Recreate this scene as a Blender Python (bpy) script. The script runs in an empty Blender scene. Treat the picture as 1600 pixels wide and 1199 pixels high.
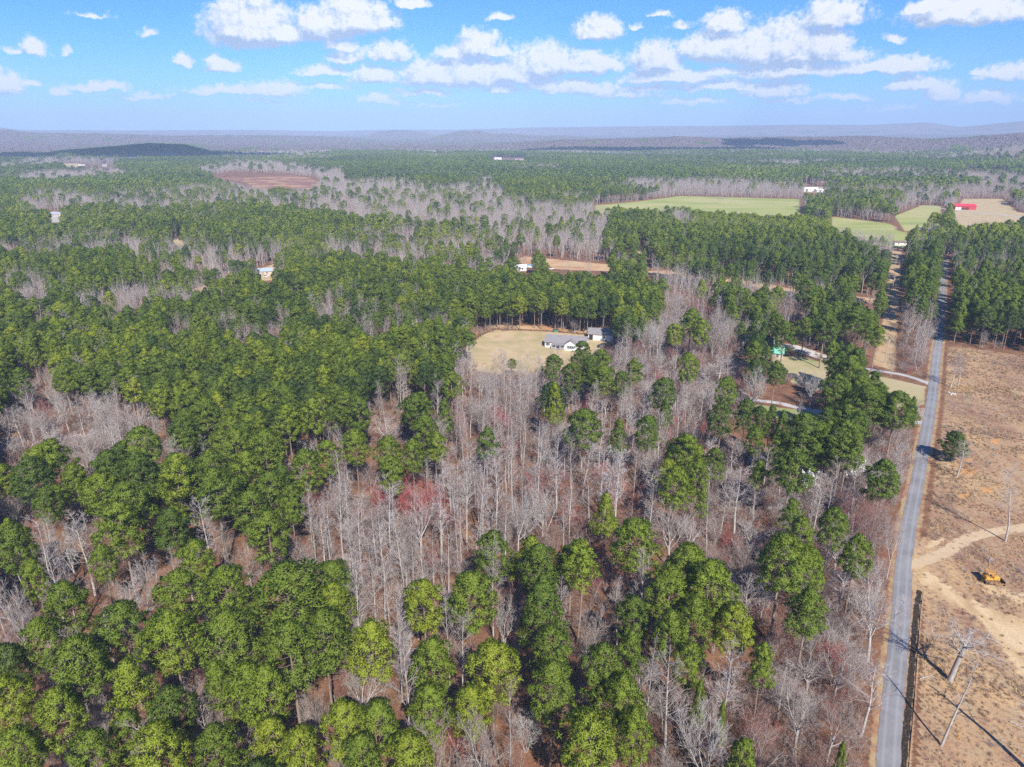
import bpy, bmesh, math, random
import numpy as np
from mathutils import Vector, Matrix, Euler

R = math.radians
rng = np.random.default_rng(7)
random.seed(7)
sc = bpy.context.scene
COL = sc.collection

# ------------------------------------------------------------------ camera
CAM_H = 105.0
PITCH = R(19.65)
FOC = 1109.0                      # focal length in photo pixels (photo 1600 x 1199)
SP, CP = math.sin(PITCH), math.cos(PITCH)
cam_d = bpy.data.cameras.new('camera')
cam_d.sensor_width = 36.0
cam_d.lens = 36.0 * FOC / 1600.0
cam_d.clip_start = 1.0
cam_d.clip_end = 80000.0
cam = bpy.data.objects.new('camera', cam_d)
cam.location = (0, 0, CAM_H)
cam.rotation_euler = (R(90) - PITCH, 0, 0)
COL.objects.link(cam)
sc.camera = cam

# ------------------------------------------------------------------ light
SUN_EL, SUN_AZ = R(42), R(166)    # azimuth clockwise from +Y: behind the camera, a little to the right
sun_d = bpy.data.lights.new('sun', 'SUN')
sun_d.energy = 5.0
sun_d.angle = R(0.5)
sun_d.color = (1.0, 0.95, 0.87)
sun = bpy.data.objects.new('sun', sun_d)
sdir = Vector((math.sin(SUN_AZ) * math.cos(SUN_EL), math.cos(SUN_AZ) * math.cos(SUN_EL), math.sin(SUN_EL)))
sun.rotation_euler = sdir.to_track_quat('Z', 'Y').to_euler()
sun.location = (0, -200, 500)
COL.objects.link(sun)

sc.view_settings.view_transform = 'Standard'
sc.view_settings.look = 'None'
sc.view_settings.gamma = 1.0
sc.view_settings.exposure = 0.70
sc.cycles.max_bounces = 6
sc.cycles.diffuse_bounces = 3
sc.cycles.glossy_bounces = 2
sc.cycles.transmission_bounces = 3
sc.cycles.volume_bounces = 0
sc.cycles.transparent_max_bounces = 8
sc.cycles.use_denoising = False
sc.cycles.sample_clamp_indirect = 4.0
sc.cycles.sample_clamp_direct = 6.0


# ------------------------------------------------------------------ photo pixel <-> world
def at(px, py, z=0.0):
    """World point at height z seen at a pixel of the photograph."""
    px = np.asarray(px, float); py = np.asarray(py, float)
    u = (px - 800.0) / FOC; v = (py - 599.5) / FOC
    d = (CAM_H - z) / np.maximum(SP + v * CP, 1e-5)
    return d * u, d * (CP - v * SP)


def proj(x, y, z):
    d = y * CP + (CAM_H - z) * SP
    d = np.where(d < 1, 1, d)
    return 800.0 + FOC * x / d, 599.5 + FOC * ((CAM_H - z) * CP - y * SP) / d, d


def elev(px, py):
    """tangent of the elevation angle of a pixel"""
    u = (px - 800.0) / FOC; v = (py - 599.5) / FOC
    X, Y, Z = u, CP - v * SP, -(SP + v * CP)
    return Z / math.hypot(X, Y), math.atan2(X, Y)


# ------------------------------------------------------------------ node helpers
class NT:
    def __init__(self, tree):
        self.t = tree

    def n(self, kind, **kw):
        nd = self.t.nodes.new(kind)
        for k, v in kw.items():
            setattr(nd, k, v)
        return nd

    def val(self, sock, v):
        if isinstance(v, bpy.types.NodeSocket):
            self.t.links.new(v, sock)
        else:
            sock.default_value = v

    def math(self, op, a, b=0.0, c=0.0, clamp=False):
        nd = self.n('ShaderNodeMath', operation=op, use_clamp=clamp)
        self.val(nd.inputs[0], a); self.val(nd.inputs[1], b); self.val(nd.inputs[2], c)
        return nd.outputs[0]

    def vmath(self, op, a, b=None, out=0):
        nd = self.n('ShaderNodeVectorMath', operation=op)
        self.val(nd.inputs[0], a)
        if b is not None:
            self.val(nd.inputs[1], b)
        return nd.outputs[out]

    def noise(self, vec, scale, detail=3.0, rough=0.55, dist=0.0, out='Fac'):
        nd = self.n('ShaderNodeTexNoise')
        self.val(nd.inputs['Vector'], vec)
        nd.inputs['Scale'].default_value = scale
        nd.inputs['Detail'].default_value = detail
        nd.inputs['Roughness'].default_value = rough
        nd.inputs['Distortion'].default_value = dist
        return nd.outputs[out]

    def mix(self, fac, a, b, mode='MIX'):
        nd = self.n('ShaderNodeMix', data_type='RGBA', blend_type=mode)
        self.val(nd.inputs['Factor'], fac)
        ia = [s for s in nd.inputs if s.type == 'RGBA']
        for s, v in zip(ia, (a, b)):
            if isinstance(v, tuple) and len(v) == 3:
                v = (*v, 1.0)
            self.val(s, v)
        return [s for s in nd.outputs if s.type == 'RGBA'][0]

    def ramp(self, fac, stops, interp='LINEAR'):
        nd = self.n('ShaderNodeValToRGB')
        cr = nd.color_ramp
        cr.interpolation = interp
        while len(cr.elements) < len(stops):
            cr.elements.new(0.5)
        for e, (p, c) in zip(cr.elements, stops):
            e.position = p
            e.color = (*c, 1.0) if len(c) == 3 else c
        self.val(nd.inputs[0], fac)
        return nd.outputs[0]

    def smooth(self, v, lo, hi):
        nd = self.n('ShaderNodeMapRange', interpolation_type='SMOOTHSTEP')
        self.val(nd.inputs[0], v)
        nd.inputs[1].default_value = lo; nd.inputs[2].default_value = hi
        return nd.outputs[0]


def new_mat(name):
    m = bpy.data.materials.new(name)
    m.use_nodes = True
    t = m.node_tree
    t.nodes.clear()
    nt = NT(t)
    out = nt.n('ShaderNodeOutputMaterial')
    return m, nt, out


def simple_mat(name, col, rough=0.7, metal=0.0, var=0.15, scale=3.0, col2=None):
    m, nt, out = new_mat(name)
    tc = nt.n('ShaderNodeTexCoord')
    f = nt.noise(tc.outputs['Object'], scale, 5.0, 0.6)
    c2 = col2 or tuple(max(0, c * (1 - 2 * var)) for c in col)
    c = nt.mix(nt.smooth(f, 0.35, 0.7), col, c2)
    b = nt.n('ShaderNodeBsdfPrincipled')
    nt.val(b.inputs['Base Color'], c)
    b.inputs['Roughness'].default_value = rough
    b.inputs['Metallic'].default_value = metal
    nt.t.links.new(b.outputs[0], out.inputs[0])
    return m


# ------------------------------------------------------------------ world: sky with clouds
def az_el(px, py):
    te, az = elev(px, py)
    return az, math.atan(te)


CLOUDS = [  # photo px: centre x, base y, half width, height above base, strength
    (395, 56, 72, 66, 1.0), (362, 54, 36, 44, 1.0), (440, 58, 44, 30, .95), (548, 40, 66, 46, .95), (600, 40, 22, 20, .7), (500, 50, 50, 46, .9),
    (640, 8, 26, 12, .6), (780, 30, 20, 9, .55), (55, 80, 24, 20, .65), (20, 80, 14, 9, .35), (103, 82, 9, 8, .35), (232, 50, 14, 9, .3), (150, 26, 28, 5, .25),
    (285, 97, 14, 14, .7), (345, 107, 28, 22, .75), (330, 95, 16, 8, .5),
    (530, 75, 28, 16, .6), (540, 94, 30, 15, .65), (605, 88, 40, 24, .65), (622, 78, 18, 17, .65),
    (748, 78, 38, 34, .85), (705, 88, 26, 17, .7), (780, 84, 22, 12, .6),
    (585, 124, 40, 24, .8), (505, 115, 44, 14, .6), (680, 124, 64, 34, .9), (740, 124, 66, 40, .95), (800, 122, 60, 36, .9), (850, 108, 56, 44, .95), (920, 108, 52, 28, .85),
    (936, 54, 36, 30, .85), (917, 60, 12, 12, .7), (995, 44, 10, 7, .45), (1065, 40, 18, 10, .4), (1030, 22, 18, 6, .35),
    (1025, 102, 46, 38, .9), (1080, 84, 24, 24, .8), (1120, 84, 54, 42, .92), (1185, 86, 72, 46, .97), (1225, 84, 54, 60, 1.), (1285, 82, 50, 42, .95), (1240, 94, 120, 22, .85),
    (1130, 42, 38, 26, .75), (1300, 32, 54, 40, .8), (1510, 28, 96, 40, .95), (1450, 16, 36, 22, .8), (1395, 64, 18, 11, .5),
    (1045, 124, 84, 18, .8), (1120, 114, 40, 12, .6), (1235, 116, 96, 26, .8), (1180, 112, 50, 14, .7), (1390, 108, 80, 20, .8), (1330, 112, 50, 16, .65), (1420, 134, 34, 20, .7),
    (1470, 150, 34, 24, .75), (1440, 136, 40, 18, .7), (1575, 118, 50, 22, .7), (1530, 112, 18, 10, .55),
    (1125, 138, 80, 14, .6), (1210, 146, 56, 22, .65), (1320, 156, 46, 9, .5), (1540, 158, 46, 20, .5), (910, 142, 80, 18, .6), (850, 136, 40, 16, .5), (1010, 140, 50, 10, .45),
    (430, 144, 50, 18, .65), (355, 146, 64, 12, .55), (150, 138, 46, 11, .5), (95, 144, 14, 12, .45), (8, 138, 42, 28, .6), (50, 132, 24, 8, .4), (225, 154, 44, 9, .4),
    (598, 160, 34, 12, .5), (510, 138, 40, 8, .35), (670, 146, 48, 10, .45), (782, 142, 32, 14, .5), (970, 150, 70, 9, .4), (1285, 182, 40, 7, .3), (690, 165, 30, 6, .3),
    (1080, 160, 60, 9, .4), (1400, 172, 46, 8, .3), (420, 158, 50, 6, .3), (1240, 160, 50, 8, .4),
]


def make_world():
    w = bpy.data.worlds.new('World')
    sc.world = w
    w.use_nodes = True
    t = w.node_tree
    t.nodes.clear()
    nt = NT(t)
    out = nt.n('ShaderNodeOutputWorld')
    bg = nt.n('ShaderNodeBackground')
    sky = nt.n('ShaderNodeTexSky', sky_type='NISHITA')
    sky.sun_disc = False
    sky.sun_elevation = SUN_EL
    sky.sun_rotation = SUN_AZ
    sky.altitude = 300
    sky.air_density = 1.0
    sky.dust_density = 0.3
    sky.ozone_density = 3.0
    hs = nt.n('ShaderNodeHueSaturation')
    hs.inputs['Saturation'].default_value = 1.25
    hs.inputs['Value'].default_value = 1.0
    t.links.new(sky.outputs[0], hs.inputs['Color'])
    skyc = nt.mix(1.0, hs.outputs[0], SKY_TINT, 'MULTIPLY')

    # cloud field: a node group over (azimuth, elevation)
    g = bpy.data.node_groups.new('cloud_field', 'ShaderNodeTree')
    g.interface.new_socket('P', in_out='INPUT', socket_type='NodeSocketVector')
    g.interface.new_socket('F', in_out='OUTPUT', socket_type='NodeSocketFloat')
    gi = g.nodes.new('NodeGroupInput'); go = g.nodes.new('NodeGroupOutput')
    gn = NT(g)
    P = gi.outputs[0]
    wob = gn.noise(P, 38.0, 4.0, 0.6, out='Color')
    wob = gn.vmath('SUBTRACT', wob, (0.5, 0.5, 0.5))
    wob = gn.vmath('MULTIPLY', wob, (0.034, 0.020, 0))
    P2 = gn.vmath('ADD', P, wob)
    best = None
    for (cx, by, a, hgt, s) in CLOUDS:
        az, el = az_el(cx, by)
        az1, _ = az_el(cx + a, by)
        _, el1 = az_el(cx, by - hgt)
        sa, se = 1.0 / (az1 - az) / 1.18, 1.0 / (el1 - el) / 1.12
        q = gn.vmath('SUBTRACT', P2, (az, el, 0))
        q = gn.vmath('MULTIPLY', q, (sa, se, 0))
        q = gn.vmath('MAXIMUM', q, gn.vmath('MULTIPLY', q, (-1, -3.0, 0)))
        d = gn.vmath('LENGTH', q, out=1)
        f = gn.math('MULTIPLY', gn.math('SUBTRACT', 1.0, d), s * 1.1 if s > .6 else s + .12)
        best = f if best is None else gn.math('SMOOTH_MAX', best, f, 0.12)
    n1 = gn.noise(P, 70.0, 6.0, 0.62)
    n2 = gn.noise(P, 170.0, 3.0, 0.5)
    f = gn.math('ADD', best, gn.math('MULTIPLY', gn.math('SUBTRACT', n1, 0.5), 0.85))
    f = gn.math('ADD', f, gn.math('MULTIPLY', gn.math('SUBTRACT', n2, 0.5), 0.42))
    g.links.new(f, go.inputs[0])

    tc = nt.n('ShaderNodeTexCoord')
    sep = nt.n('ShaderNodeSeparateXYZ')
    t.links.new(tc.outputs['Generated'], sep.inputs[0])
    az = nt.math('ARCTAN2', sep.outputs[0], sep.outputs[1])
    el = nt.math('ARCSINE', sep.outputs[2])
    cmb = nt.n('ShaderNodeCombineXYZ')
    t.links.new(az, cmb.inputs[0]); t.links.new(el, cmb.inputs[1])

    def field(vec):
        nd = nt.n('ShaderNodeGroup'); nd.node_tree = g
        t.links.new(vec, nd.inputs[0])
        return nd.outputs[0]
    F = field(cmb.outputs[0])
    F2 = field(nt.vmath('ADD', cmb.outputs[0], (0.005, 0.0105, 0)))
    F = nt.math('ADD', F, 0.10); F2 = nt.math('ADD', F2, 0.10)
    alpha = nt.smooth(F, -0.02, 0.46)
    alpha = nt.math('MULTIPLY', alpha, nt.smooth(sep.outputs[2], 0.005, 0.04))
    alpha = nt.math('MULTIPLY', alpha, 0.95)
    lit = nt.math('ADD', nt.math('MULTIPLY', nt.math('SUBTRACT', F, F2), 1.55), 0.44, clamp=True)
    ccol = nt.ramp(lit, [(0.0, CLOUD_DARK), (0.5, CLOUD_MID), (0.85, CLOUD_LIT)])
    col = nt.mix(alpha, skyc, ccol)
    t.links.new(col, bg.inputs['Color'])
    bg.inputs['Strength'].default_value = 0.12
    t.links.new(bg.outputs[0], out.inputs[0])
    w.cycles.sampling_method = 'MANUAL'
    w.cycles.sample_map_resolution = 512


SKY_TINT = (0.26, 0.51, 0.88)
CLOUD_DARK = (2.3, 2.9, 4.0)
CLOUD_MID = (4.0, 4.4, 5.0)
CLOUD_LIT = (5.6, 5.55, 5.5)
make_world()


# ------------------------------------------------------------------ object helpers
def link(name, me, mat=None, parent=None):
    o = bpy.data.objects.new(name, me)
    COL.objects.link(o)
    if mat is not None and me is not None and not me.materials:
        for m in (mat if isinstance(mat, (list, tuple)) else [mat]):
            me.materials.append(m)
    if parent is not None:
        o.parent = parent
    return o


def empty(name, loc, rz=0.0, label=None, cat=None, group=None):
    o = bpy.data.objects.new(name, None)
    COL.objects.link(o)
    o.location = loc
    o.rotation_euler = (0, 0, rz)
    o.empty_display_size = 0.5
    return tag(o, label, cat, group)


def tag(o, label=None, cat=None, group=None, kind=None):
    if label: o['label'] = label
    if cat: o['category'] = cat
    if group: o['group'] = group
    if kind: o['kind'] = kind
    return o


def np_mesh(name, verts, tris=None, quads=None, smooth=False, mat_idx=None, normals=None):
    me = bpy.data.meshes.new(name)
    verts = np.asarray(verts, np.float32)
    nt_ = 0 if tris is None else len(tris)
    nq = 0 if quads is None else len(quads)
    me.vertices.add(len(verts))
    me.vertices.foreach_set('co', verts.ravel())
    loops = []
    if nt_: loops.append(np.asarray(tris, np.int32).ravel())
    if nq: loops.append(np.asarray(quads, np.int32).ravel())
    lp = np.concatenate(loops)
    me.loops.add(len(lp))
    me.loops.foreach_set('vertex_index', lp)
    me.polygons.add(nt_ + nq)
    starts = np.concatenate([np.arange(nt_) * 3, nt_ * 3 + np.arange(nq) * 4]).astype(np.int32)
    me.polygons.foreach_set('loop_start', starts)
    if mat_idx is not None:
        me.polygons.foreach_set('material_index', np.asarray(mat_idx, np.int32))
    me.update(calc_edges=True)
    if smooth:
        me.polygons.foreach_set('use_smooth', np.ones(nt_ + nq, bool))
    if normals is not None:
        me.polygons.foreach_set('use_smooth', np.ones(nt_ + nq, bool))
        me.normals_split_custom_set_from_vertices(np.asarray(normals, np.float32))
    return me


class Geo:
    """collects shapes into ONE mesh"""
    def __init__(self):
        self.v = []; self.f = []; self.n = 0

    def add(self, vs, fs):
        self.v += [tuple(p) for p in vs]
        self.f += [tuple(i + self.n for i in f) for f in fs]
        self.n += len(vs)
        return self

    def box(self, x0, x1, y0, y1, z0, z1, rot=None, at=None):
        vs = [Vector((x, y, z)) for z in (z0, z1) for y in (y0, y1) for x in (x0, x1)]
        if rot is not None:
            m = Euler(rot).to_matrix()
            vs = [m @ v for v in vs]
        if at is not None:
            vs = [v + Vector(at) for v in vs]
        return self.add(vs, [(0, 2, 3, 1), (4, 5, 7, 6), (0, 1, 5, 4), (2, 6, 7, 3), (0, 4, 6, 2), (1, 3, 7, 5)])

    def prism(self, poly, y0, y1):
        """polygon in xz, extruded along y"""
        n = len(poly)
        vs = [(p[0], y0, p[1]) for p in poly] + [(p[0], y1, p[1]) for p in poly]
        fs = [tuple(range(n)), tuple(range(2 * n - 1, n - 1, -1))]
        fs += [(i, i + n, (i + 1) % n + n, (i + 1) % n) for i in range(n)]
        return self.add(vs, fs)

    def prism_x(self, poly, x0, x1):
        """polygon in yz, extruded along x"""
        n = len(poly)
        vs = [(x0, p[0], p[1]) for p in poly] + [(x1, p[0], p[1]) for p in poly]
        fs = [tuple(range(n - 1, -1, -1)), tuple(range(n, 2 * n))]
        fs += [(i, (i + 1) % n, (i + 1) % n + n, i + n) for i in range(n)]
        return self.add(vs, fs)

    def tube(self, pts, rads, sides=6, cap=True):
        pts = [Vector(p) for p in pts]
        vs = []; fs = []
        for i, p in enumerate(pts):
            d = (pts[min(i + 1, len(pts) - 1)] - pts[max(i - 1, 0)]).normalized()
            a = d.orthogonal().normalized(); b = d.cross(a)
            for k in range(sides):
                t = 2 * math.pi * k / sides
                vs.append(p + (a * math.cos(t) + b * math.sin(t)) * rads[i])
        for i in range(len(pts) - 1):
            for k in range(sides):
                k2 = (k + 1) % sides
                fs.append((i * sides + k, i * sides + k2, (i + 1) * sides + k2, (i + 1) * sides + k))
        if cap:
            fs.append(tuple(range(sides - 1, -1, -1)))
            fs.append(tuple(range((len(pts) - 1) * sides, len(pts) * sides)))
        return self.add(vs, fs)

    def build(self, name, mat, parent=None, bevel=0.0):
        me = bpy.data.meshes.new(name)
        me.from_pydata(self.v, [], self.f)
        me.update()
        bm = bmesh.new(); bm.from_mesh(me)
        bmesh.ops.recalc_face_normals(bm, faces=bm.faces)
        if bevel > 0:
            bmesh.ops.bevel(bm, geom=list(bm.edges), offset=bevel, segments=1, affect='EDGES', profile=0.5)
        bm.to_mesh(me); bm.free()
        return link(name, me, mat, parent)


def in_poly(px, py, poly):
    px = np.asarray(px); py = np.asarray(py)
    inside = np.zeros(px.shape, bool)
    n = len(poly)
    j = n - 1
    for i in range(n):
        xi, yi = poly[i]; xj, yj = poly[j]
        c = ((yi > py) != (yj > py)) & (px < (xj - xi) * (py - yi) / ((yj - yi) if yj != yi else 1e-9) + xi)
        inside ^= c
        j = i
    return inside


def seg_dist(x, y, pts, closed=True):
    d = np.full(np.shape(x), 1e9)
    n = len(pts)
    for i in range(n if closed else n - 1):
        ax, ay = pts[i]; bx, by = pts[(i + 1) % n]
        dx, dy = bx - ax, by - ay
        t = np.clip(((x - ax) * dx + (y - ay) * dy) / (dx * dx + dy * dy + 1e-9), 0, 1)
        d = np.minimum(d, np.hypot(x - ax - t * dx, y - ay - t * dy))
    return d


# value noise for placement
_perm = np.random.default_rng(3).random((256, 256))


def vnoise(x, y, scale):
    x = np.asarray(x) / scale; y = np.asarray(y) / scale
    xi = np.floor(x).astype(int); yi = np.floor(y).astype(int)
    fx = x - xi; fy = y - yi
    fx = fx * fx * (3 - 2 * fx); fy = fy * fy * (3 - 2 * fy)
    g = lambda a, b: _perm[a % 256, b % 256]
    return (g(xi, yi) * (1 - fx) + g(xi + 1, yi) * fx) * (1 - fy) + (g(xi, yi + 1) * (1 - fx) + g(xi + 1, yi + 1) * fx) * fy


# ------------------------------------------------------------------ terrain heights
def profile(r, pts, lift=0.0):
    azs, hs = [], []
    for px, py in pts:
        te, az = elev(px, py)
        azs.append(az); hs.append(CAM_H + r * te - lift)
    return np.array(azs), np.array(hs)


RIDGES = []
for (r, s_front, s_back, lift, pts, ends) in [
    (11500, 1300, 3500, 0, [(-500, 197), (-200, 196), (0, 199), (30, 203), (200, 204), (400, 203), (520, 205), (600, 203), (700, 203), (850, 199), (950, 198), (1100, 197),
                            (1180, 196), (1250, 195), (1350, 195.5), (1410, 193), (1450, 191.5), (1475, 195), (1500, 199), (1530, 196), (1560, 193), (1600, 189), (1800, 187), (2100, 190)], 1),
    (4300, 480, 900, 14, [(700, 233), (790, 225), (900, 219), (1000, 217), (1060, 214), (1130, 217), (1200, 215), (1280, 215), (1350, 213), (1450, 218), (1540, 213), (1600, 208), (1800, 203), (2100, 203)], 0),
    (3000, 260, 500, 12, [(1400, 262), (1475, 248), (1540, 236), (1600, 228), (1800, 222), (2100, 222)], 0),
    (3300, 240, 420, 14, [(-300, 255), (-40, 252), (40, 247), (100, 239), (180, 232), (230, 227), (290, 229), (330, 240), (380, 250)], 0),
    (8600, 600, 800, 0, [(520, 219), (565, 216), (590, 209), (615, 205.5), (640, 206), (665, 211), (700, 217), (760, 220)], 0),
    (7000, 500, 700, 5, [(630, 226), (660, 220), (690, 213), (715, 207.5), (745, 206), (770, 211), (800, 211), (830, 214), (880, 214), (950, 219)], 0),
    (6400, 800, 1100, 8, [(-500, 206), (-200, 204), (0, 204), (60, 210), (160, 211), (260, 214), (420, 213), (540, 216), (600, 224)], 0),
]:
    RIDGES.append((r, s_front, s_back) + profile(r, pts, lift))


def height(x, y):
    x = np.asarray(x, float); y = np.asarray(y, float)
    r = np.hypot(x, y); az = np.arctan2(x, y)
    h = np.zeros(r.shape)
    k = np.clip((r - 1700) / 1500, 0, 1)
    k = k * k * (3 - 2 * k)
    h += k * (16 * (vnoise(x + 900, y, 620) - 0.5) + 8 * (vnoise(x, y + 333, 240) - 0.5))
    k2 = np.clip((r - 5000) / 6000, 0, 1)
    h += k2 * 60 * (vnoise(x + 77, y + 5, 1900) - 0.45)
    for (rr, sf, sb, azs, hs) in RIDGES:
        H_ = np.interp(az, azs, hs)
        fall = np.clip((az - azs[0] + 0.05) / 0.05, 0, 1) * np.clip((azs[-1] + 0.05 - az) / 0.05, 0, 1)
        H_ = np.maximum(H_, 0) * fall
        d = r - rr + 120 * (vnoise(x, y, 500) - 0.5)
        g = np.where(d < 0, np.exp(-(d / sf) ** 2), np.exp(-(d / sb) ** 2))
        h = np.maximum(h, H_ * g + h * (1 - g))
    return np.where(r < 1700, 0, h)


# ------------------------------------------------------------------ ground colours
def ground_colour(nt):
    geo = nt.n('ShaderNodeNewGeometry')
    p = geo.outputs['Position']
    a = nt.noise(p, 0.018, 4.0, 0.6)
    b = nt.noise(p, 0.22, 5.0, 0.65)
    c = nt.noise(p, 1.7, 5.0, 0.7)
    col = nt.ramp(b, [(0.25, (0.105, 0.055, 0.035)), (0.5, (0.215, 0.108, 0.060)), (0.68, (0.30, 0.175, 0.095)), (0.85, (0.22, 0.16, 0.085))])
    col = nt.mix(nt.smooth(a, 0.45, 0.7), col, (0.26, 0.125, 0.070))
    col = nt.mix(nt.smooth(c, 0.35, 0.75), col, nt.mix(1.0, col, (0.52, 0.48, 0.46), 'MULTIPLY'))
    return col, p, c


def field_colour(nt):
    geo = nt.n('ShaderNodeNewGeometry')
    p = geo.outputs['Position']
    mp = nt.n('ShaderNodeMapping')
    nt.t.links.new(p, mp.inputs[0])
    mp.inputs['Rotation'].default_value = (0, 0, R(-35))
    mp.inputs['Scale'].default_value = (1.0, 0.35, 1.0)
    q = mp.outputs[0]
    a = nt.noise(q, 0.055, 5.0, 0.62, 0.4)
    b = nt.noise(q, 0.42, 6.0, 0.68)
    c = nt.noise(p, 2.6, 5.0, 0.72)
    col = nt.ramp(a, [(0.30, (0.20, 0.105, 0.068)), (0.43, (0.32, 0.18, 0.105)), (0.55, (0.42, 0.265, 0.140)), (0.66, (0.58, 0.385, 0.180))])
    col = nt.mix(nt.smooth(b, 0.42, 0.66), col, (0.40, 0.285, 0.165))
    d = nt.noise(p, 0.9, 4.0, 0.7)
    col = nt.mix(nt.math('MULTIPLY', nt.smooth(d, 0.47, 0.70), 0.85), col, (0.16, 0.09, 0.066))
    col = nt.mix(nt.math('MULTIPLY', nt.smooth(c, 0.45, 0.72), 0.7), col, (0.16, 0.11, 0.085))
    return col, p, c


def finish(nt, out, col, bump_src=None, strength=0.4, dist=0.3, rough=0.95):
    b = nt.n('ShaderNodeBsdfPrincipled')
    nt.val(b.inputs['Base Color'], col)
    b.inputs['Roughness'].default_value = rough
    b.inputs['Specular IOR Level'].default_value = 0.15
    if bump_src is not None:
        bp = nt.n('ShaderNodeBump')
        bp.inputs['Strength'].default_value = strength
        bp.inputs['Distance'].default_value = dist
        nt.t.links.new(bump_src, bp.inputs['Height'])
        nt.t.links.new(bp.outputs[0], b.inputs['Normal'])
    nt.t.links.new(b.outputs[0], out.inputs[0])


def ground_mat():
    m, nt, out = new_mat('forest_floor')
    col, p, c = ground_colour(nt)
    # beyond the built trees the land itself is wooded: bare hardwood slopes with patches of pine
    ln = nt.vmath('LENGTH', p, out=1)
    far = nt.smooth(ln, 2400.0, 3300.0)
    f = nt.noise(p, 0.0035, 5.0, 0.6)
    f2 = nt.noise(p, 0.03, 4.0, 0.7)
    wood = nt.ramp(f, [(0.45, (0.21, 0.155, 0.140)), (0.58, (0.18, 0.135, 0.120)), (0.66, (0.075, 0.095, 0.055)), (0.8, (0.06, 0.085, 0.045))])
    wood = nt.mix(nt.math('MULTIPLY', nt.smooth(f2, 0.35, 0.7), 0.5), wood, nt.mix(1.0, wood, (0.5, 0.5, 0.52), 'MULTIPLY'))
    col = nt.mix(far, col, wood)
    finish(nt, out, col, c, 0.5, 0.35)
    return m


def patch_mat(name, stops, scale, base='ground', fine=2.2, fine_amt=0.5, fine_col=None, edge=0.75, stretch=None, base_flat=None):
    """surface of a clearing: its own colours, breaking up into the surrounding ground at a ragged edge"""
    m, nt, out = new_mat(name)
    bcol, p, c = ground_colour(nt) if base == 'ground' else field_colour(nt)
    q = p
    if stretch:
        mp = nt.n('ShaderNodeMapping'); nt.t.links.new(p, mp.inputs[0])
        mp.inputs['Rotation'].default_value = (0, 0, stretch[0]); mp.inputs['Scale'].default_value = stretch[1]
        q = mp.outputs[0]
    a = nt.noise(q, scale, 5.0, 0.62, 0.3)
    if stops == 'field':
        col = field_colour(nt)[0]
    else:
        col = nt.ramp(a, stops)
        f = nt.noise(p, fine, 4.0, 0.7)
        col = nt.mix(nt.math('MULTIPLY', nt.smooth(f, 0.42, 0.72), fine_amt), col, fine_col or nt.mix(1.0, col, (0.55, 0.5, 0.45), 'MULTIPLY'))
    at_ = nt.n('ShaderNodeAttribute'); at_.attribute_name = 'm'
    e = nt.noise(p, 0.55, 5.0, 0.7)
    mk = nt.math('ADD', at_.outputs['Fac'], nt.math('MULTIPLY', nt.math('SUBTRACT', e, 0.5), edge))
    col = nt.mix(nt.smooth(mk, 0.38, 0.62), bcol, col)
    finish(nt, out, col, c, 0.4, 0.2)
    return m


# ------------------------------------------------------------------ ground sheets
def build_terrain():
    az = np.concatenate([np.linspace(-math.pi, -0.95, 40)[:-1], np.linspace(-0.95, 0.95, 420), np.linspace(0.95, math.pi, 40)[1:-1]])
    radii = [0.0001]
    r = 25.0
    while r < 26000:
        radii.append(r)
        r *= 1.027 if r > 400 else 1.06
    radii = np.array(radii)
    m = ground_mat()
    split = int(np.searchsorted(radii, 2500))
    for name, rr in (('ground', radii[:split + 1]), ('hills', radii[split:])):
        A, RR = np.meshgrid(az, rr)
        x = RR * np.sin(A); y = RR * np.cos(A)
        z = height(x, y)
        if name == 'hills':
            z[-1] -= 400
        v = np.stack([x, y, z], -1).reshape(-1, 3)
        na, nr = len(az), len(rr)
        i = np.arange(na); j = np.arange(nr - 1)
        J, I = np.meshgrid(j, i, indexing='ij')
        I2 = (I + 1) % na
        q = np.stack([J * na + I, (J + 1) * na + I, (J + 1) * na + I2, J * na + I2], -1).reshape(-1, 4)
        q = q[:, ::-1]
        me = np_mesh(name, v, quads=q, smooth=True)
        o = link(name, me, m)
        tag(o, kind='structure', label={'ground': 'reddish brown leaf strewn forest floor between the trees', 'hills': 'wooded blue grey hills rolling to the horizon'}[name])


def wpoly(pp, z=0.0):
    x, y = at([p[0] for p in pp], [p[1] for p in pp], z)
    return list(zip(x, y))


CLEAR = []      # world polygons without trees: (poly, margin)
CLEAR_LINES = []


PATCHES = []


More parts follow.
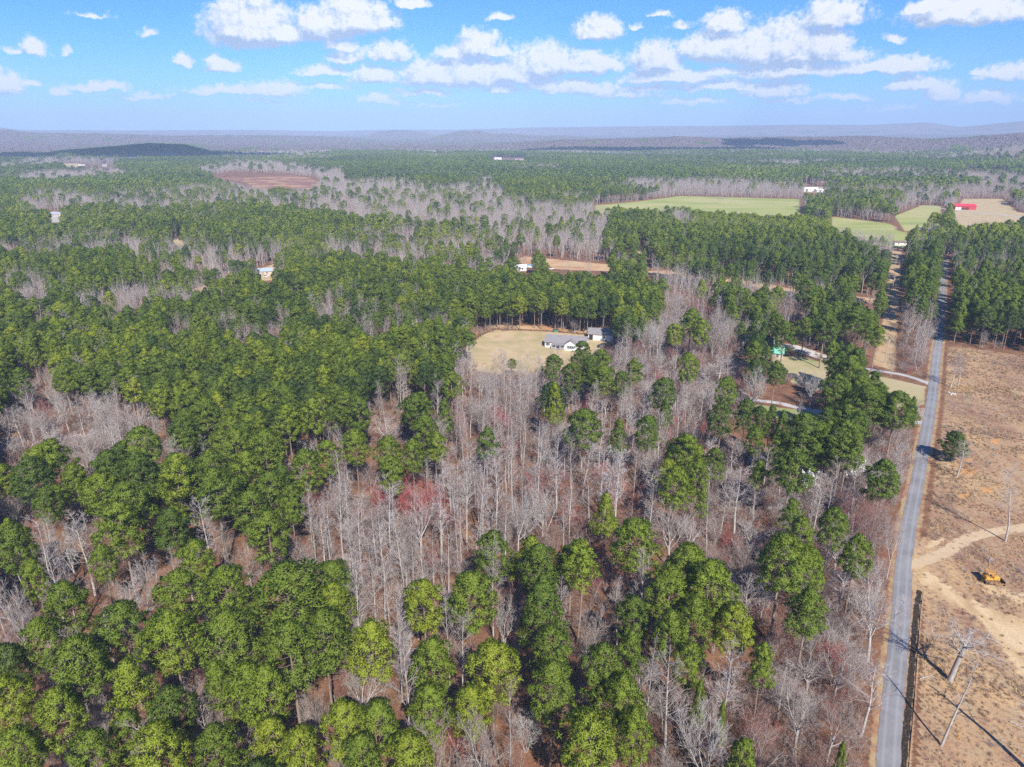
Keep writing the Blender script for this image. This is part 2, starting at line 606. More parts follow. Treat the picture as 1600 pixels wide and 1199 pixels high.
def patch(name, poly, mat, z, cell, feather, label=None, line=None, half=0, clear=True, margin=0.0):
    """sheet over a world polygon, or along a world polyline, with an edge mask in attribute m"""
    PATCHES.append(name)
    z = z + 0.0009 * len(PATCHES)       # every sheet on its own level
    pts = line if line is not None else poly
    xs = [p[0] for p in pts]; ys = [p[1] for p in pts]
    pad = feather + half + cell
    gx = np.arange(min(xs) - pad, max(xs) + pad + cell, cell)
    gy = np.arange(min(ys) - pad, max(ys) + pad + cell, cell)
    X, Y = np.meshgrid(gx, gy)
    if line is not None:
        sd = half - seg_dist(X, Y, line, False)
    else:
        d = seg_dist(X, Y, poly)
        sd = np.where(in_poly(X, Y, poly), d, -d)
    mval = np.clip(sd / (2 * feather) + 0.5, 0, 1)
    ny, nx = X.shape
    ii = np.arange(ny * nx).reshape(ny, nx)
    q = np.stack([ii[:-1, :-1], ii[:-1, 1:], ii[1:, 1:], ii[1:, :-1]], -1).reshape(-1, 4)
    mv = mval.ravel()
    keep = mv[q].max(1) > 0
    q = q[keep]
    used = np.unique(q)
    remap = -np.ones(ny * nx, int); remap[used] = np.arange(len(used))
    v = np.stack([X.ravel(), Y.ravel(), np.full(X.size, z)], -1)[used]
    me = np_mesh(name, v, quads=remap[q])
    a = me.attributes.new('m', 'FLOAT', 'POINT')
    a.data.foreach_set('value', mv[used].astype(np.float32))
    o = link(name, me, mat)
    tag(o, label=label, kind='structure')
    if clear:
        if line is not None:
            CLEAR_LINES.append((line, half + margin))
        else:
            CLEAR.append((poly, margin))
    return o


ROAD = [at(*p) for p in [(1384, 1330), (1388, 1194), (1396, 1083), (1407, 967), (1416, 850), (1437, 733), (1452, 650), (1457, 617), (1460, 587), (1463, 559), (1467, 529), (1470, 495), (1472, 460), (1474, 428), (1476, 405)]]
ROAD = [(float(a), float(b)) for a, b in ROAD]
ROAD_W = 3.9


def smooth_line(pts, n=12):
    P = [np.array(p, float) for p in pts]
    P = [2 * P[0] - P[1]] + P + [2 * P[-1] - P[-2]]
    out = []
    for i in range(1, len(P) - 2):
        for t in np.linspace(0, 1, n, endpoint=False):
            a, b, c, d = P[i - 1:i + 3]
            out.append(tuple(0.5 * ((2 * b) + (c - a) * t + (2 * a - 5 * b + 4 * c - d) * t * t + (3 * b - a - 3 * c + d) * t ** 3)))
    out.append(tuple(P[-2]))
    return out


def ribbon(name, line, width, z, mat, label=None, thick=0.0, jag=0.0):
    L = [Vector((p[0], p[1], 0)) for p in line]
    vs = []; s = 0.0
    sv = []
    for i, p in enumerate(L):
        d = (L[min(i + 1, len(L) - 1)] - L[max(i - 1, 0)]).normalized()
        n = Vector((d.y, -d.x, 0))
        if i: s += (L[i] - L[i - 1]).length
        for k in (-1, -0.5, 0, 0.5, 1):
            w = width / 2 * k + (random.uniform(-jag, jag) if abs(k) == 1 else 0)
            q = p + n * w
            vs.append((q.x, q.y, z + (0.06 * (1 - k * k) if thick else 0)))
            sv.append(k)
    q = []
    for i in range(len(L) - 1):
        for k in range(4):
            a = i * 5 + k
            q.append((a, a + 1, a + 6, a + 5))
    me = np_mesh(name, vs, quads=q, smooth=True)
    a = me.attributes.new('across', 'FLOAT', 'POINT')
    a.data.foreach_set('value', np.array(sv, np.float32))
    o = link(name, me, mat)
    tag(o, label=label, kind='structure')
    return o


def road_mat(name, col, wear=0.25, dark=0.75):
    m, nt, out = new_mat(name)
    geo = nt.n('ShaderNodeNewGeometry')
    p = geo.outputs['Position']
    at_ = nt.n('ShaderNodeAttribute'); at_.attribute_name = 'across'
    ax = nt.math('ABSOLUTE', at_.outputs['Fac'])
    a = nt.noise(p, 0.12, 5.0, 0.65)
    b = nt.noise(p, 5.0, 4.0, 0.7)
    c2 = tuple(v * dark for v in col)
    c = nt.mix(nt.smooth(a, 0.35, 0.65), col, c2)
    c = nt.mix(nt.math('MULTIPLY', nt.smooth(b, 0.4, 0.7), 0.25), c, tuple(v * 0.6 for v in col))
    wh = nt.math('SUBTRACT', 1.0, nt.math('MULTIPLY', nt.math('ABSOLUTE', nt.math('SUBTRACT', ax, 0.45)), 4.5), clamp=True)
    c = nt.mix(nt.math('MULTIPLY', wh, wear), c, tuple(v * 1.25 for v in col))
    ed = nt.math('ADD', ax, nt.math('MULTIPLY', nt.math('SUBTRACT', nt.noise(p, 0.8, 4.0, 0.7), 0.5), 0.5))
    c = nt.mix(nt.smooth(ed, 0.9, 1.08), c, (0.20, 0.12, 0.075))
    finish(nt, out, c, b, 0.15, 0.02, 0.85)
    return m


build_terrain()

M_FIELD = patch_mat('cleared_field', 'field', 0.06, edge=0.5)
STRAW = [(0.3, (0.42, 0.31, 0.17)), (0.5, (0.50, 0.38, 0.22)), (0.7, (0.38, 0.34, 0.16))]
M_LAWN_DRY = patch_mat('dry_lawn', [(0.3, (0.33, 0.28, 0.13)), (0.5, (0.44, 0.34, 0.19)), (0.62, (0.50, 0.38, 0.23)), (0.72, (0.40, 0.24, 0.13))], 0.085, fine_amt=0.4, edge=1.5)
M_LAWN_GREEN = patch_mat('green_lawn', [(0.3, (0.30, 0.28, 0.13)), (0.5, (0.24, 0.27, 0.09)), (0.7, (0.36, 0.31, 0.17))], 0.07, fine_amt=0.25)
M_LAWN_MIX = patch_mat('patchy_lawn', [(0.35, (0.42, 0.34, 0.20)), (0.55, (0.36, 0.31, 0.16)), (0.7, (0.25, 0.27, 0.10))], 0.05, fine_amt=0.25)
M_MEADOW = patch_mat('meadow_grass', [(0.3, (0.20, 0.25, 0.07)), (0.45, (0.31, 0.33, 0.10)), (0.58, (0.40, 0.37, 0.16)), (0.7, (0.27, 0.31, 0.09))], 0.014, fine=0.3, fine_amt=0.3, edge=1.3, stretch=(R(8), (.35, 1.0, 1.0)))
M_CLAY = patch_mat('orange_clay', [(0.3, (0.34, 0.175, 0.09)), (0.45, (0.46, 0.275, 0.145)), (0.6, (0.50, 0.36, 0.20)), (0.72, (0.36, 0.30, 0.14))], 0.045, fine_amt=0.4, edge=1.4)
M_CORR = patch_mat('mown_strip', [(0.3, (0.36, 0.22, 0.12)), (0.5, (0.46, 0.33, 0.19)), (0.7, (0.40, 0.24, 0.13))], 0.06, fine_amt=0.4, edge=1.3)
M_SAND = patch_mat('bare_sand', [(0.3, (0.36, 0.24, 0.125)), (0.45, (0.50, 0.355, 0.19)), (0.58, (0.60, 0.45, 0.26)), (0.7, (0.46, 0.33, 0.19))], 0.16, base='field', fine_amt=0.55, fine_col=(0.28, 0.185, 0.11), edge=1.9, stretch=(R(-35), (1.0, .4, 1.0)))
M_RED_CLAY = patch_mat('red_clay_spot', [(0.3, (0.42, 0.20, 0.08)), (0.6, (0.55, 0.30, 0.12))], 0.2, base='field', fine_amt=0.4, edge=1.3)
M_TRACK = patch_mat('dirt_track_soil', [(0.3, (0.42, 0.30, 0.18)), (0.5, (0.52, 0.39, 0.245)), (0.7, (0.46, 0.32, 0.18))], 0.25, base='field', fine_amt=0.4, edge=1.5)
M_CUT = patch_mat('cutover_soil', [(0.3, (0.20, 0.095, 0.07)), (0.5, (0.26, 0.13, 0.09)), (0.62, (0.46, 0.28, 0.12)), (0.75, (0.34, 0.2, 0.12))], 0.02, fine=0.25, fine_amt=0.35)
M_VERGE = patch_mat('road_verge', [(0.25, (0.24, 0.12, 0.07)), (0.45, (0.38, 0.28, 0.15)), (0.6, (0.30, 0.15, 0.085)), (0.75, (0.40, 0.30, 0.17))], 0.16, fine_amt=0.45, edge=1.3)
M_DITCH = patch_mat('ditch_shade_and_plants', [(0.3, (0.018, 0.015, 0.012)), (0.52, (0.035, 0.027, 0.020)), (0.64, (0.10, 0.07, 0.045)), (0.74, (0.26, 0.19, 0.12))], 2.6, base='field', fine_amt=0.4, edge=1.7)  # near-black tones paint the ditch's shade and dark vegetation into the ground colour
M_ASPHALT = road_mat('worn_asphalt', (0.255, 0.25, 0.254), 0.5, 0.72)
M_GRAVEL = road_mat('pale_gravel', (0.46, 0.44, 0.42), 0.1)
M_CONCRETE = road_mat('pale_concrete', (0.55, 0.50, 0.45), 0.05, 0.85)

road_line = smooth_line(ROAD)
edge_r = []
for i, p in enumerate(road_line):
    q = road_line[min(i + 1, len(road_line) - 1)]; o_ = road_line[max(i - 1, 0)]
    d = Vector((q[0] - o_[0], q[1] - o_[1])).normalized()
    edge_r.append((p[0] + d.y * 3.0, p[1] - d.x * 3.0))
sel = [p for p in edge_r[::6] if p[1] < at(1467, 541)[1]]
FIELD = sel + wpoly([(1490, 541), (1540, 548), (1600, 556), (1850, 580), (2100, 640), (2500, 900), (2500, 1330)])
patch('cleared_field', FIELD, M_FIELD, 0.02, 2.0, 1.6, 'cleared brown field of dead grass and debris beside the road', margin=1.0)
patch('road_verge', None, M_VERGE, 0.03, 0.9, 1.0, 'tan dry grass verge along the paved road', line=road_line, half=3.0, margin=1.6)
patch('worn_patch', wpoly([(744, 536), (770, 527), (800, 528), (806, 536), (780, 545), (752, 546)]), patch_mat('worn_lawn', [(0.35, (0.33, 0.19, 0.09)), (0.6, (0.42, 0.29, 0.15))], .2, base='ground', fine_amt=.4, edge=1.5), 0.06, 1.0, 3.0, 'worn brownish patch in the straw coloured lawn', clear=False) if 0 else None
# ribbons
ribbon('road', road_line, ROAD_W, 0.06, M_ASPHALT, 'narrow grey paved country road running away on the right', thick=1, jag=0.12)
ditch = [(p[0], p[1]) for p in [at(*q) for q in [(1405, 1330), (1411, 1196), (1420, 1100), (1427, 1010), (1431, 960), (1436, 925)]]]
patch('ditch', None, M_DITCH, 0.045, 0.35, 0.35, 'ditch with painted shade and dark plants beside the road at lower right', line=smooth_line([(float(a), float(b)) for a, b in ditch], 8), half=0.62, clear=False)
patch('sand_patch', wpoly([(1438, 862), (1455, 846), (1485, 838), (1508, 842), (1490, 862), (1466, 874), (1445, 880)]), M_SAND, 0.05, 0.7, 1.6, 'bright bare sandy patch beside the dirt track', clear=False)
patch('dirt_track', None, M_TRACK, 0.07, 0.6, 0.9, 'pale dirt track leaving the road across the cleared field',
      line=smooth_line([tuple(map(float, at(*p))) for p in [(1424, 884), (1452, 874), (1480, 862), (1505, 846), (1540, 834), (1600, 825), (1720, 812)]], 8), half=1.7, clear=False)
patch('sandy_strip', wpoly([(1440, 890), (1462, 900), (1500, 932), (1545, 950), (1600, 968), (1700, 1000), (1700, 1100), (1600, 1062), (1570, 1020), (1520, 965), (1470, 935), (1436, 910)]), M_SAND, 0.035, 0.8, 3.2, 'sandy bare strip crossing the cleared field', clear=False)
patch('sandy_strip', wpoly([(1530, 905), (1580, 925), (1640, 935), (1660, 955), (1600, 948), (1540, 925)]), M_SAND, 0.04, 0.8, 2.0, 'small sandy patch in front of the bulldozer', clear=False)
for k, (cx, cy, rx, ry) in enumerate([(1512, 720, 9, 5), (1516, 737, 14, 6), (1542, 766, 10, 6), (1508, 775, 9, 4), (1556, 690, 9, 4)]):
    patch('clay_spot', wpoly([(cx + rx * math.cos(t), cy + ry * math.sin(t)) for t in np.linspace(0, 2 * math.pi, 9)[:-1]]), M_RED_CLAY, 0.04, 0.5, 1.3,
          'bare orange clay spot in the cleared field beyond the dirt track', clear=False)
HOUSE_LAWN = wpoly([(724, 572), (724, 545), (746, 525), (773, 516), (851, 518), (965, 528), (966, 541), (940, 552), (905, 566), (890, 580), (840, 588), (770, 586)])
patch('lawn', HOUSE_LAWN, M_LAWN_DRY, 0.03, 1.2, 3.6, 'straw coloured lawn around the white house', margin=-3)
patch('clay_edge', wpoly([(728, 536), (748, 522), (773, 513), (850, 516), (960, 524), (960, 519), (850, 510), (770, 508), (740, 517), (718, 532)]), M_CLAY, 0.045, 1.2, 2.0, 'orange clay strip behind the white house', clear=False)
patch('lawn', wpoly([(1206, 556), (1250, 557), (1292, 568), (1360, 585), (1446, 604), (1444, 632), (1405, 640), (1340, 622), (1290, 606), (1240, 600), (1206, 580)]), M_LAWN_MIX, 0.03, 1.2, 2.0, 'patchy green lawn in front of the green roofed house', margin=-2)
patch('lawn', wpoly([(1180, 632), (1240, 640), (1300, 648), (1270, 662), (1215, 656), (1170, 645)]), M_LAWN_GREEN, 0.03, 1.0, 1.5, 'strip of grass in front of the gravel lane', margin=-1)
ribbon('driveway', smooth_line([tuple(map(float, at(*p))) for p in [(1216, 541), (1240, 543), (1268, 553), (1293, 560)]], 8), 9.0, 0.05, M_CONCRETE, 'pale wide concrete yard beside the green roofed house', jag=0.5)
CLEAR_LINES.append(([tuple(map(float, at(*p))) for p in [(1200, 541), (1240, 543), (1268, 553), (1293, 560)]], 5.5))
dl = smooth_line([tuple(map(float, at(*p))) for p in [(1288, 560), (1316, 570), (1360, 578), (1414, 587), (1458, 602)]], 8)
ribbon('driveway', dl, 3.2, 0.055, M_GRAVEL, 'gravel drive from the concrete yard to the road', jag=0.2); CLEAR_LINES.append((dl, 3.0))
dl = smooth_line([tuple(map(float, at(*p))) for p in [(1085, 612), (1120, 618), (1150, 622), (1180, 626), (1215, 630), (1245, 637), (1290, 645), (1340, 652), (1400, 657), (1450, 662)]], 8)
ribbon('driveway', dl, 3.4, 0.05, M_GRAVEL, 'pale gravel lane through the trees to the road', jag=0.25); CLEAR_LINES.append((dl, 3.2))
CORR = wpoly([(1397, 380), (1410, 380), (1407, 417), (1405, 448), (1403, 485), (1400, 540), (1398, 580), (1362, 570), (1375, 532), (1385, 465), (1389, 421)])
patch('mown_corridor', CORR, M_CORR, 0.03, 2.5, 2.5, 'mown tan corridor under the utility poles', margin=1)
patch('clay_strip', wpoly([(806, 408), (820, 401), (955, 414), (1010, 424), (1060, 422), (1104, 433), (1171, 438), (1232, 451), (1290, 458), (1323, 462), (1377, 468), (1384, 476), (1320, 470), (1229, 460), (1175, 447), (1114, 441), (1050, 434), (959, 424), (911, 423), (834, 419)]),
      M_CLAY, 0.04, 2.5, 2.5, 'long strip of orange clay beyond the pine stand', margin=3)
patch('clay_lane', wpoly([(994, 392), (1003, 390), (1014, 420), (1004, 424)]), M_CLAY, 0.045, 2.0, 2.0, 'short orange clay lane between pines', margin=2)
patch('clay_clearing', wpoly([(300, 452), (320, 468), (338, 458), (381, 441), (428, 438), (442, 418), (432, 412), (405, 420), (372, 432), (330, 444)]), M_CLAY, 0.04, 2.0, 2.5, 'orange clay clearing among trees at left', margin=1)
patch('clay_clearing', wpoly([(268, 376), (288, 372), (292, 382), (270, 386)]), M_LAWN_DRY, 0.04, 2.0, 2.0, 'small straw coloured clearing at left', margin=2)
patch('cutover', wpoly([(322, 277), (368, 269.5), (439, 272.5), (483, 278), (502, 288), (489, 297), (405, 297), (378, 283)]), M_CUT, 0.06, 8.0, 8.0, 'purplish brown cutover clearing in the far forest', margin=6)
patch('meadow', wpoly([(930, 321), (990, 316), (1045, 309), (1062, 306.5), (1249, 311.5), (1250, 352), (1178, 354), (1060, 344), (1000, 346), (930, 340)]), M_MEADOW, 0.06, 8.0, 6.0, 'long bright green meadow beyond the pine stand', margin=4)
patch('meadow', wpoly([(1300, 339), (1384, 349), (1416, 358), (1420, 388), (1364, 384), (1300, 374)]), M_MEADOW, 0.06, 5.0, 4.0, 'narrow green meadow in front of the grey roofed houses', margin=4)
patch('meadow', wpoly([(1398, 338), (1441, 321), (1470, 322), (1470, 356), (1414, 362)]), M_MEADOW, 0.06, 5.0, 4.0, 'small green field left of the red building', margin=4)
patch('farmyard', wpoly([(1488, 336), (1505, 311), (1566, 311), (1590, 332), (1660, 340), (1660, 368), (1560, 368), (1490, 370)]), M_LAWN_DRY, 0.06, 5.0, 5.0, 'tan farmyard around the red building', margin=3)
dl = smooth_line([tuple(map(float, at(*p))) for p in [(1436, 322), (1465, 325), (1495, 329), (1540, 333), (1600, 340), (1700, 350)]], 8)
ribbon('road', dl, 6.5, 0.12, M_GRAVEL, 'pale road passing in front of the red building', jag=0.4); CLEAR_LINES.append((dl, 9.0))
patch('hayfield', wpoly([(1505, 276), (1512, 268), (1585, 268), (1590, 275)]), M_LAWN_DRY, 0.10, 12.0, 9.0, 'pale hayfield far behind the red building', margin=6)
patch('hayfield', wpoly([(60, 262), (90, 254.5), (125, 256), (128, 262)]), M_LAWN_DRY, 0.10, 12.0, 9.0, 'pale clearing around the far white houses at left', margin=8)
patch('pale_yard', wpoly([(66, 336), (84, 330), (100, 333), (96, 348), (74, 348)]), patch_mat('pale_yard', [(0.3, (0.36, 0.33, 0.29)), (0.7, (0.46, 0.42, 0.37))], 0.1, fine_amt=0.15), 0.06, 4.0, 3.0, 'pale gravel yard among the pines at left', margin=5)
patch('clearing', wpoly([(1392, 372), (1460, 364), (1470, 380), (1415, 388), (1392, 386)]), M_LAWN_DRY, 0.05, 3.0, 3.0, 'clearing around the grey roofed houses beyond the corridor', margin=2)
patch('clearing', wpoly([(1240, 300), (1262, 292), (1300, 293), (1296, 302)]), M_LAWN_DRY, 0.08, 6.0, 6.0, 'clearing around the far white barns', margin=4)


def blocked(x, y, pad=0.0):
    b = np.zeros(np.shape(x), bool)
    for poly, mg in CLEAR:
        xs = [p[0] for p in poly]; ys = [p[1] for p in poly]
        k = (x > min(xs) - 12) & (x < max(xs) + 12) & (y > min(ys) - 12) & (y < max(ys) + 12)
        if not k.any():
            continue
        ins = in_poly(x[k], y[k], poly)
        dd = seg_dist(x[k], y[k], poly)
        if mg + pad >= 0:
            r_ = ins | (dd < mg + pad)
        else:
            r_ = ins & (dd > -(mg + pad))
        b[k] |= r_
    for line, hw in CLEAR_LINES:
        xs = [p[0] for p in line]; ys = [p[1] for p in line]
        k = (x > min(xs) - 15) & (x < max(xs) + 15) & (y > min(ys) - 15) & (y < max(ys) + 15)
        if k.any():
            b[k] |= seg_dist(x[k], y[k], line, False) < hw + pad
    return b


# ------------------------------------------------------------------ tree materials
def tint_node(nt):
    a = nt.n('ShaderNodeAttribute', attribute_type='INSTANCER')
    a.attribute_name = 'tint'
    return a.outputs['Fac']


def foliage_mat():
    m, nt, out = new_mat('pine_needles')
    t = tint_node(nt)
    oi = nt.n('ShaderNodeObjectInfo')
    tc = nt.n('ShaderNodeTexCoord')
    f = nt.noise(tc.outputs['Object'], 0.9, 3.0, 0.6)
    t2 = nt.math('ADD', t, nt.math('MULTIPLY', nt.math('SUBTRACT', f, 0.5), 0.45))
    col = nt.ramp(t2, [(0.0, (0.078, 0.130, 0.034)), (0.3, (0.145, 0.212, 0.032)), (0.65, (0.240, 0.310, 0.032)), (1.0, (0.350, 0.390, 0.036))])
    d = nt.n('ShaderNodeBsdfPrincipled')
    nt.val(d.inputs['Base Color'], col)
    d.inputs['Roughness'].default_value = 0.55
    d.inputs['Specular IOR Level'].default_value = 0.25
    tr = nt.n('ShaderNodeBsdfTranslucent')
    nt.val(tr.inputs[0], nt.mix(1.0, col, (1.1, 1.15, 0.5), 'MULTIPLY'))
    mx = nt.n('ShaderNodeMixShader'); mx.inputs[0].default_value = 0.34
    nt.t.links.new(d.outputs[0], mx.inputs[1]); nt.t.links.new(tr.outputs[0], mx.inputs[2])
    nt.t.links.new(mx.outputs[0], out.inputs[0])
    return m


def bark_mat(name, a, b):
    m, nt, out = new_mat(name)
    tc = nt.n('ShaderNodeTexCoord')
    mp = nt.n('ShaderNodeMapping'); nt.t.links.new(tc.outputs['Object'], mp.inputs[0]); mp.inputs['Scale'].default_value = (1, 1, 0.3)
    f = nt.noise(mp.outputs[0], 2.2, 5.0, 0.7)
    oi = nt.n('ShaderNodeObjectInfo')
    col = nt.mix(nt.smooth(f, 0.3, 0.7), a, b)
    col = nt.mix(nt.math('MULTIPLY', oi.outputs['Random'], 0.45), col, nt.mix(1.0, col, (0.62, 0.60, 0.6), 'MULTIPLY'))
    finish(nt, out, col, None, rough=0.9)
    return m


def twig_mat():
    m, nt, out = new_mat('bare_twigs')
    t = tint_node(nt)
    oi = nt.n('ShaderNodeObjectInfo')
    tc = nt.n('ShaderNodeTexCoord')
    f = nt.noise(tc.outputs['Object'], 0.5, 2.0, 0.6)
    col = nt.ramp(t, [(0.0, (0.54, 0.50, 0.47)), (0.22, (0.44, 0.38, 0.345)), (0.45, (0.35, 0.28, 0.245)), (0.62, (0.26, 0.165, 0.130)), (0.8, (0.36, 0.155, 0.125)), (0.93, (0.46, 0.10, 0.09)), (1.0, (0.48, 0.04, 0.05))])
    col = nt.mix(nt.math('MULTIPLY', nt.smooth(f, 0.4, 0.7), 0.35), col, nt.mix(1.0, col, (0.6, 0.57, 0.55), 'MULTIPLY'))
    finish(nt, out, col, None, rough=0.85)
    return m


M_NEEDLE = foliage_mat()
M_PBARK = bark_mat('pine_bark', (0.30, 0.235, 0.19), (0.20, 0.135, 0.10))
M_BARK = bark_mat('pale_bark', (0.54, 0.50, 0.46), (0.32, 0.275, 0.24))
M_TWIG = twig_mat()
M_PETAL = simple_mat('white_petals', (0.80, 0.79, 0.76), 0.7, var=0.08)


# ------------------------------------------------------------------ tube batches (numpy)
def tubes(segs):
    """segs: list of (pts Nx3, rad N, sides) -> verts, quads"""
    V = []; Q = []; n = 0
    for pts, rad, s in segs:
        pts = np.asarray(pts, float)
        d = np.gradient(pts, axis=0)
        d /= np.linalg.norm(d, axis=1, keepdims=True) + 1e-9
        ref = np.array([0.31, 0.17, 0.93]) if abs(d[0] @ np.array([0.31, 0.17, 0.93])) < 0.9 else np.array([1.0, 0, 0])
        a = np.cross(d, ref); a /= np.linalg.norm(a, axis=1, keepdims=True) + 1e-9
        b = np.cross(d, a)
        th = np.arange(s) * 2 * math.pi / s
        ring = pts[:, None, :] + (a[:, None, :] * np.cos(th)[None, :, None] + b[:, None, :] * np.sin(th)[None, :, None]) * np.asarray(rad)[:, None, None]
        V.append(ring.reshape(-1, 3))
        k = np.arange(s); k2 = (k + 1) % s
        for i in range(len(pts) - 1):
            Q.append(np.stack([n + i * s + k, n + i * s + k2, n + (i + 1) * s + k2, n + (i + 1) * s + k], -1))
        n += len(pts) * s
    return np.concatenate(V), np.concatenate(Q)


# ------------------------------------------------------------------ pines (unit: 24 m tall, crown 9 m wide)
def outward(v, nr):
    tri = np.arange(len(v)).reshape(-1, 3)
    a, b, c = v[tri[:, 0]], v[tri[:, 1]], v[tri[:, 2]]
    flip = (np.cross(b - a, c - a) * nr[tri[:, 0]]).sum(1) < 0
    tri[flip] = tri[flip][:, ::-1]
    return tri


def pine_parts(seed, kind='round', lod=0):
    g = np.random.default_rng(seed)
    H = 24.0
    W = 9.0
    base = {'round': 0.50, 'cone': 0.42, 'open': 0.57, 'low': 0.20}[kind]
    segs_t = []
    zz = np.linspace(0, 1, 7)
    bend = g.normal(0, 0.25, 2)
    tr = np.stack([bend[0] * np.sin(zz * 2.4), bend[1] * np.sin(zz * 2.0), zz * H * 0.96], -1)
    segs_t.append((tr, 0.30 * (1 - zz * 0.86), 7 if lod == 0 else 4))
    n_t = {'round': 180, 'cone': 200, 'open': 130, 'low': 280}[kind]
    if lod == 1: n_t = int(n_t * 0.45)
    if lod == 2: n_t = 34
    TC = []; TR = []
    ph = g.uniform(0, 6.28)
    lump = g.uniform(0.58, 1.18, (5, 6))
    i = 0
    while len(TC) < n_t:
        t = g.random() ** (0.85 if kind != 'cone' else 1.1)
        if kind in ('round', 'low'):
            rad = (1 - t ** 2.3) ** 0.62 * (0.62 + 0.38 * min(1, t * 3.2))
        elif kind == 'cone':
            rad = (1 - t) ** 0.72 * (0.75 + 0.25 * min(1, t * 6)) * 0.95
        else:
            rad = (1 - t ** 1.8) ** 0.7 * (0.7 + 0.3 * math.sin(t * 17 + ph))
        az = ph + i * 2.39996 + g.normal(0, 0.35)
        lm = lump[min(4, int(t * 5)), int((az % 6.2832) / 6.2832 * 6) % 6]
        rad *= W / 2 * lm
        fr = 1.0 if g.random() < 0.68 else g.uniform(0.45, 0.95)
        z = H * (base + (0.97 - base) * t)
        x, y = math.cos(az) * rad * fr, math.sin(az) * rad * fr
        zt = z + 0.35 * rad * fr * 0.35
        zt = min(zt, H * 0.99)
        TC.append((x, y, zt)); TR.append(g.uniform(0.70, 1.10) * (1.0 if t < 0.9 else 0.8))
        if fr > 0.97 and lod == 0 and g.random() < 0.42:
            zb = max(z - 0.5 * rad, H * base * 0.9)
            cx = np.interp(zb / H, zz, tr[:, 0]); cy = np.interp(zb / H, zz, tr[:, 1])
            p0 = np.array([cx, cy, zb]); p1 = np.array([x, y, zt - 0.3])
            mid = (p0 + p1) / 2 + np.array([0, 0, -0.15 * rad])
            segs_t.append((np.stack([p0, mid, p1]), np.array([0.075, 0.05, 0.02]), 3))
        i += 1
    if lod == 0:      # dead stubs under the crown
        for k in range(9):
            zb = H * g.uniform(base * 0.62, base * 1.02); az = g.uniform(0, 6.28); L = g.uniform(0.7, 2.2)
            p0 = np.array([0, 0, zb]); p1 = p0 + np.array([math.cos(az) * L, math.sin(az) * L, g.uniform(-0.2, 0.5)])
            segs_t.append((np.stack([p0, (p0 + p1) / 2, p1]), np.array([0.05, 0.035, 0.012]), 3))
    tv, tq = tubes(segs_t)
    TC = np.array(TC); TR = np.array(TR)
    nb, L, wd = {0: (62, 0.50, 0.19), 1: (26, 0.95, 0.40), 2: (9, 2.1, 1.35)}[lod]
    if lod == 2: TR = TR * 1.35
    nt_ = len(TC)
    d = g.normal(0, 1, (nt_, nb, 3))
    out = TC * np.array([1, 1, 0]); out /= np.linalg.norm(out, axis=1, keepdims=True) + 1e-6
    d += 0.55 * out[:, None, :] + np.array([0, 0, 0.75])
    d /= np.linalg.norm(d, axis=2, keepdims=True)
    root = TC[:, None, :] + d * TR[:, None, None] * g.uniform(0.30, 0.80, (nt_, nb, 1)) * np.array([1, 1, 0.8])
    dd = d + g.normal(0, 0.35, d.shape); dd /= np.linalg.norm(dd, axis=2, keepdims=True)
    ref = g.normal(0, 1, d.shape)
    sd = np.cross(dd, ref); sd /= np.linalg.norm(sd, axis=2, keepdims=True) + 1e-9
    ln = L * g.uniform(0.65, 1.25, (nt_, nb, 1)) * TR[:, None, None]
    p0 = root - sd * wd / 2; p1 = root + sd * wd / 2; p2 = root + dd * ln
    v = np.stack([p0, p1, p2], 2).reshape(-1, 3)
    nr = d * 0.85 + np.array([0, 0, 0.22]) + 0.25 * out[:, None, :] + g.normal(0, 0.2, d.shape)
    nr /= np.linalg.norm(nr, axis=2, keepdims=True)
    nr = np.repeat(nr[:, :, None, :], 3, 2).reshape(-1, 3)
    tri = outward(v, nr)
    return tv, tq, v, tri, nr


def pine_meshes(seed, kind):
    tv, tq, v, tri, nr = pine_parts(seed, kind, 0)
    t = np_mesh('pine_trunk', tv, quads=tq, smooth=True); t.materials.append(M_PBARK)
    c = np_mesh('pine_crown', v, tris=tri, normals=nr); c.materials.append(M_NEEDLE)
    return t, c


def joined(name, tv, tq, v, tri, nr, mt, mc):
    V = np.concatenate([v, tv])
    Q = tq + len(v)
    me = np_mesh(name, V, tris=tri, quads=Q, mat_idx=np.concatenate([np.zeros(len(tri), int), np.ones(len(Q), int)]))
    N = np.zeros_like(V)
    me.vertices.foreach_get('normal', tmp := np.zeros(len(V) * 3, np.float32))
    N[:] = tmp.reshape(-1, 3)
    if nr is not None:
        N[:len(v)] = nr
        me.polygons.foreach_set('use_smooth', np.ones(len(tri) + len(Q), bool))
        me.normals_split_custom_set_from_vertices(N.astype(np.float32))
    me.materials.append(mc); me.materials.append(mt)
    return me


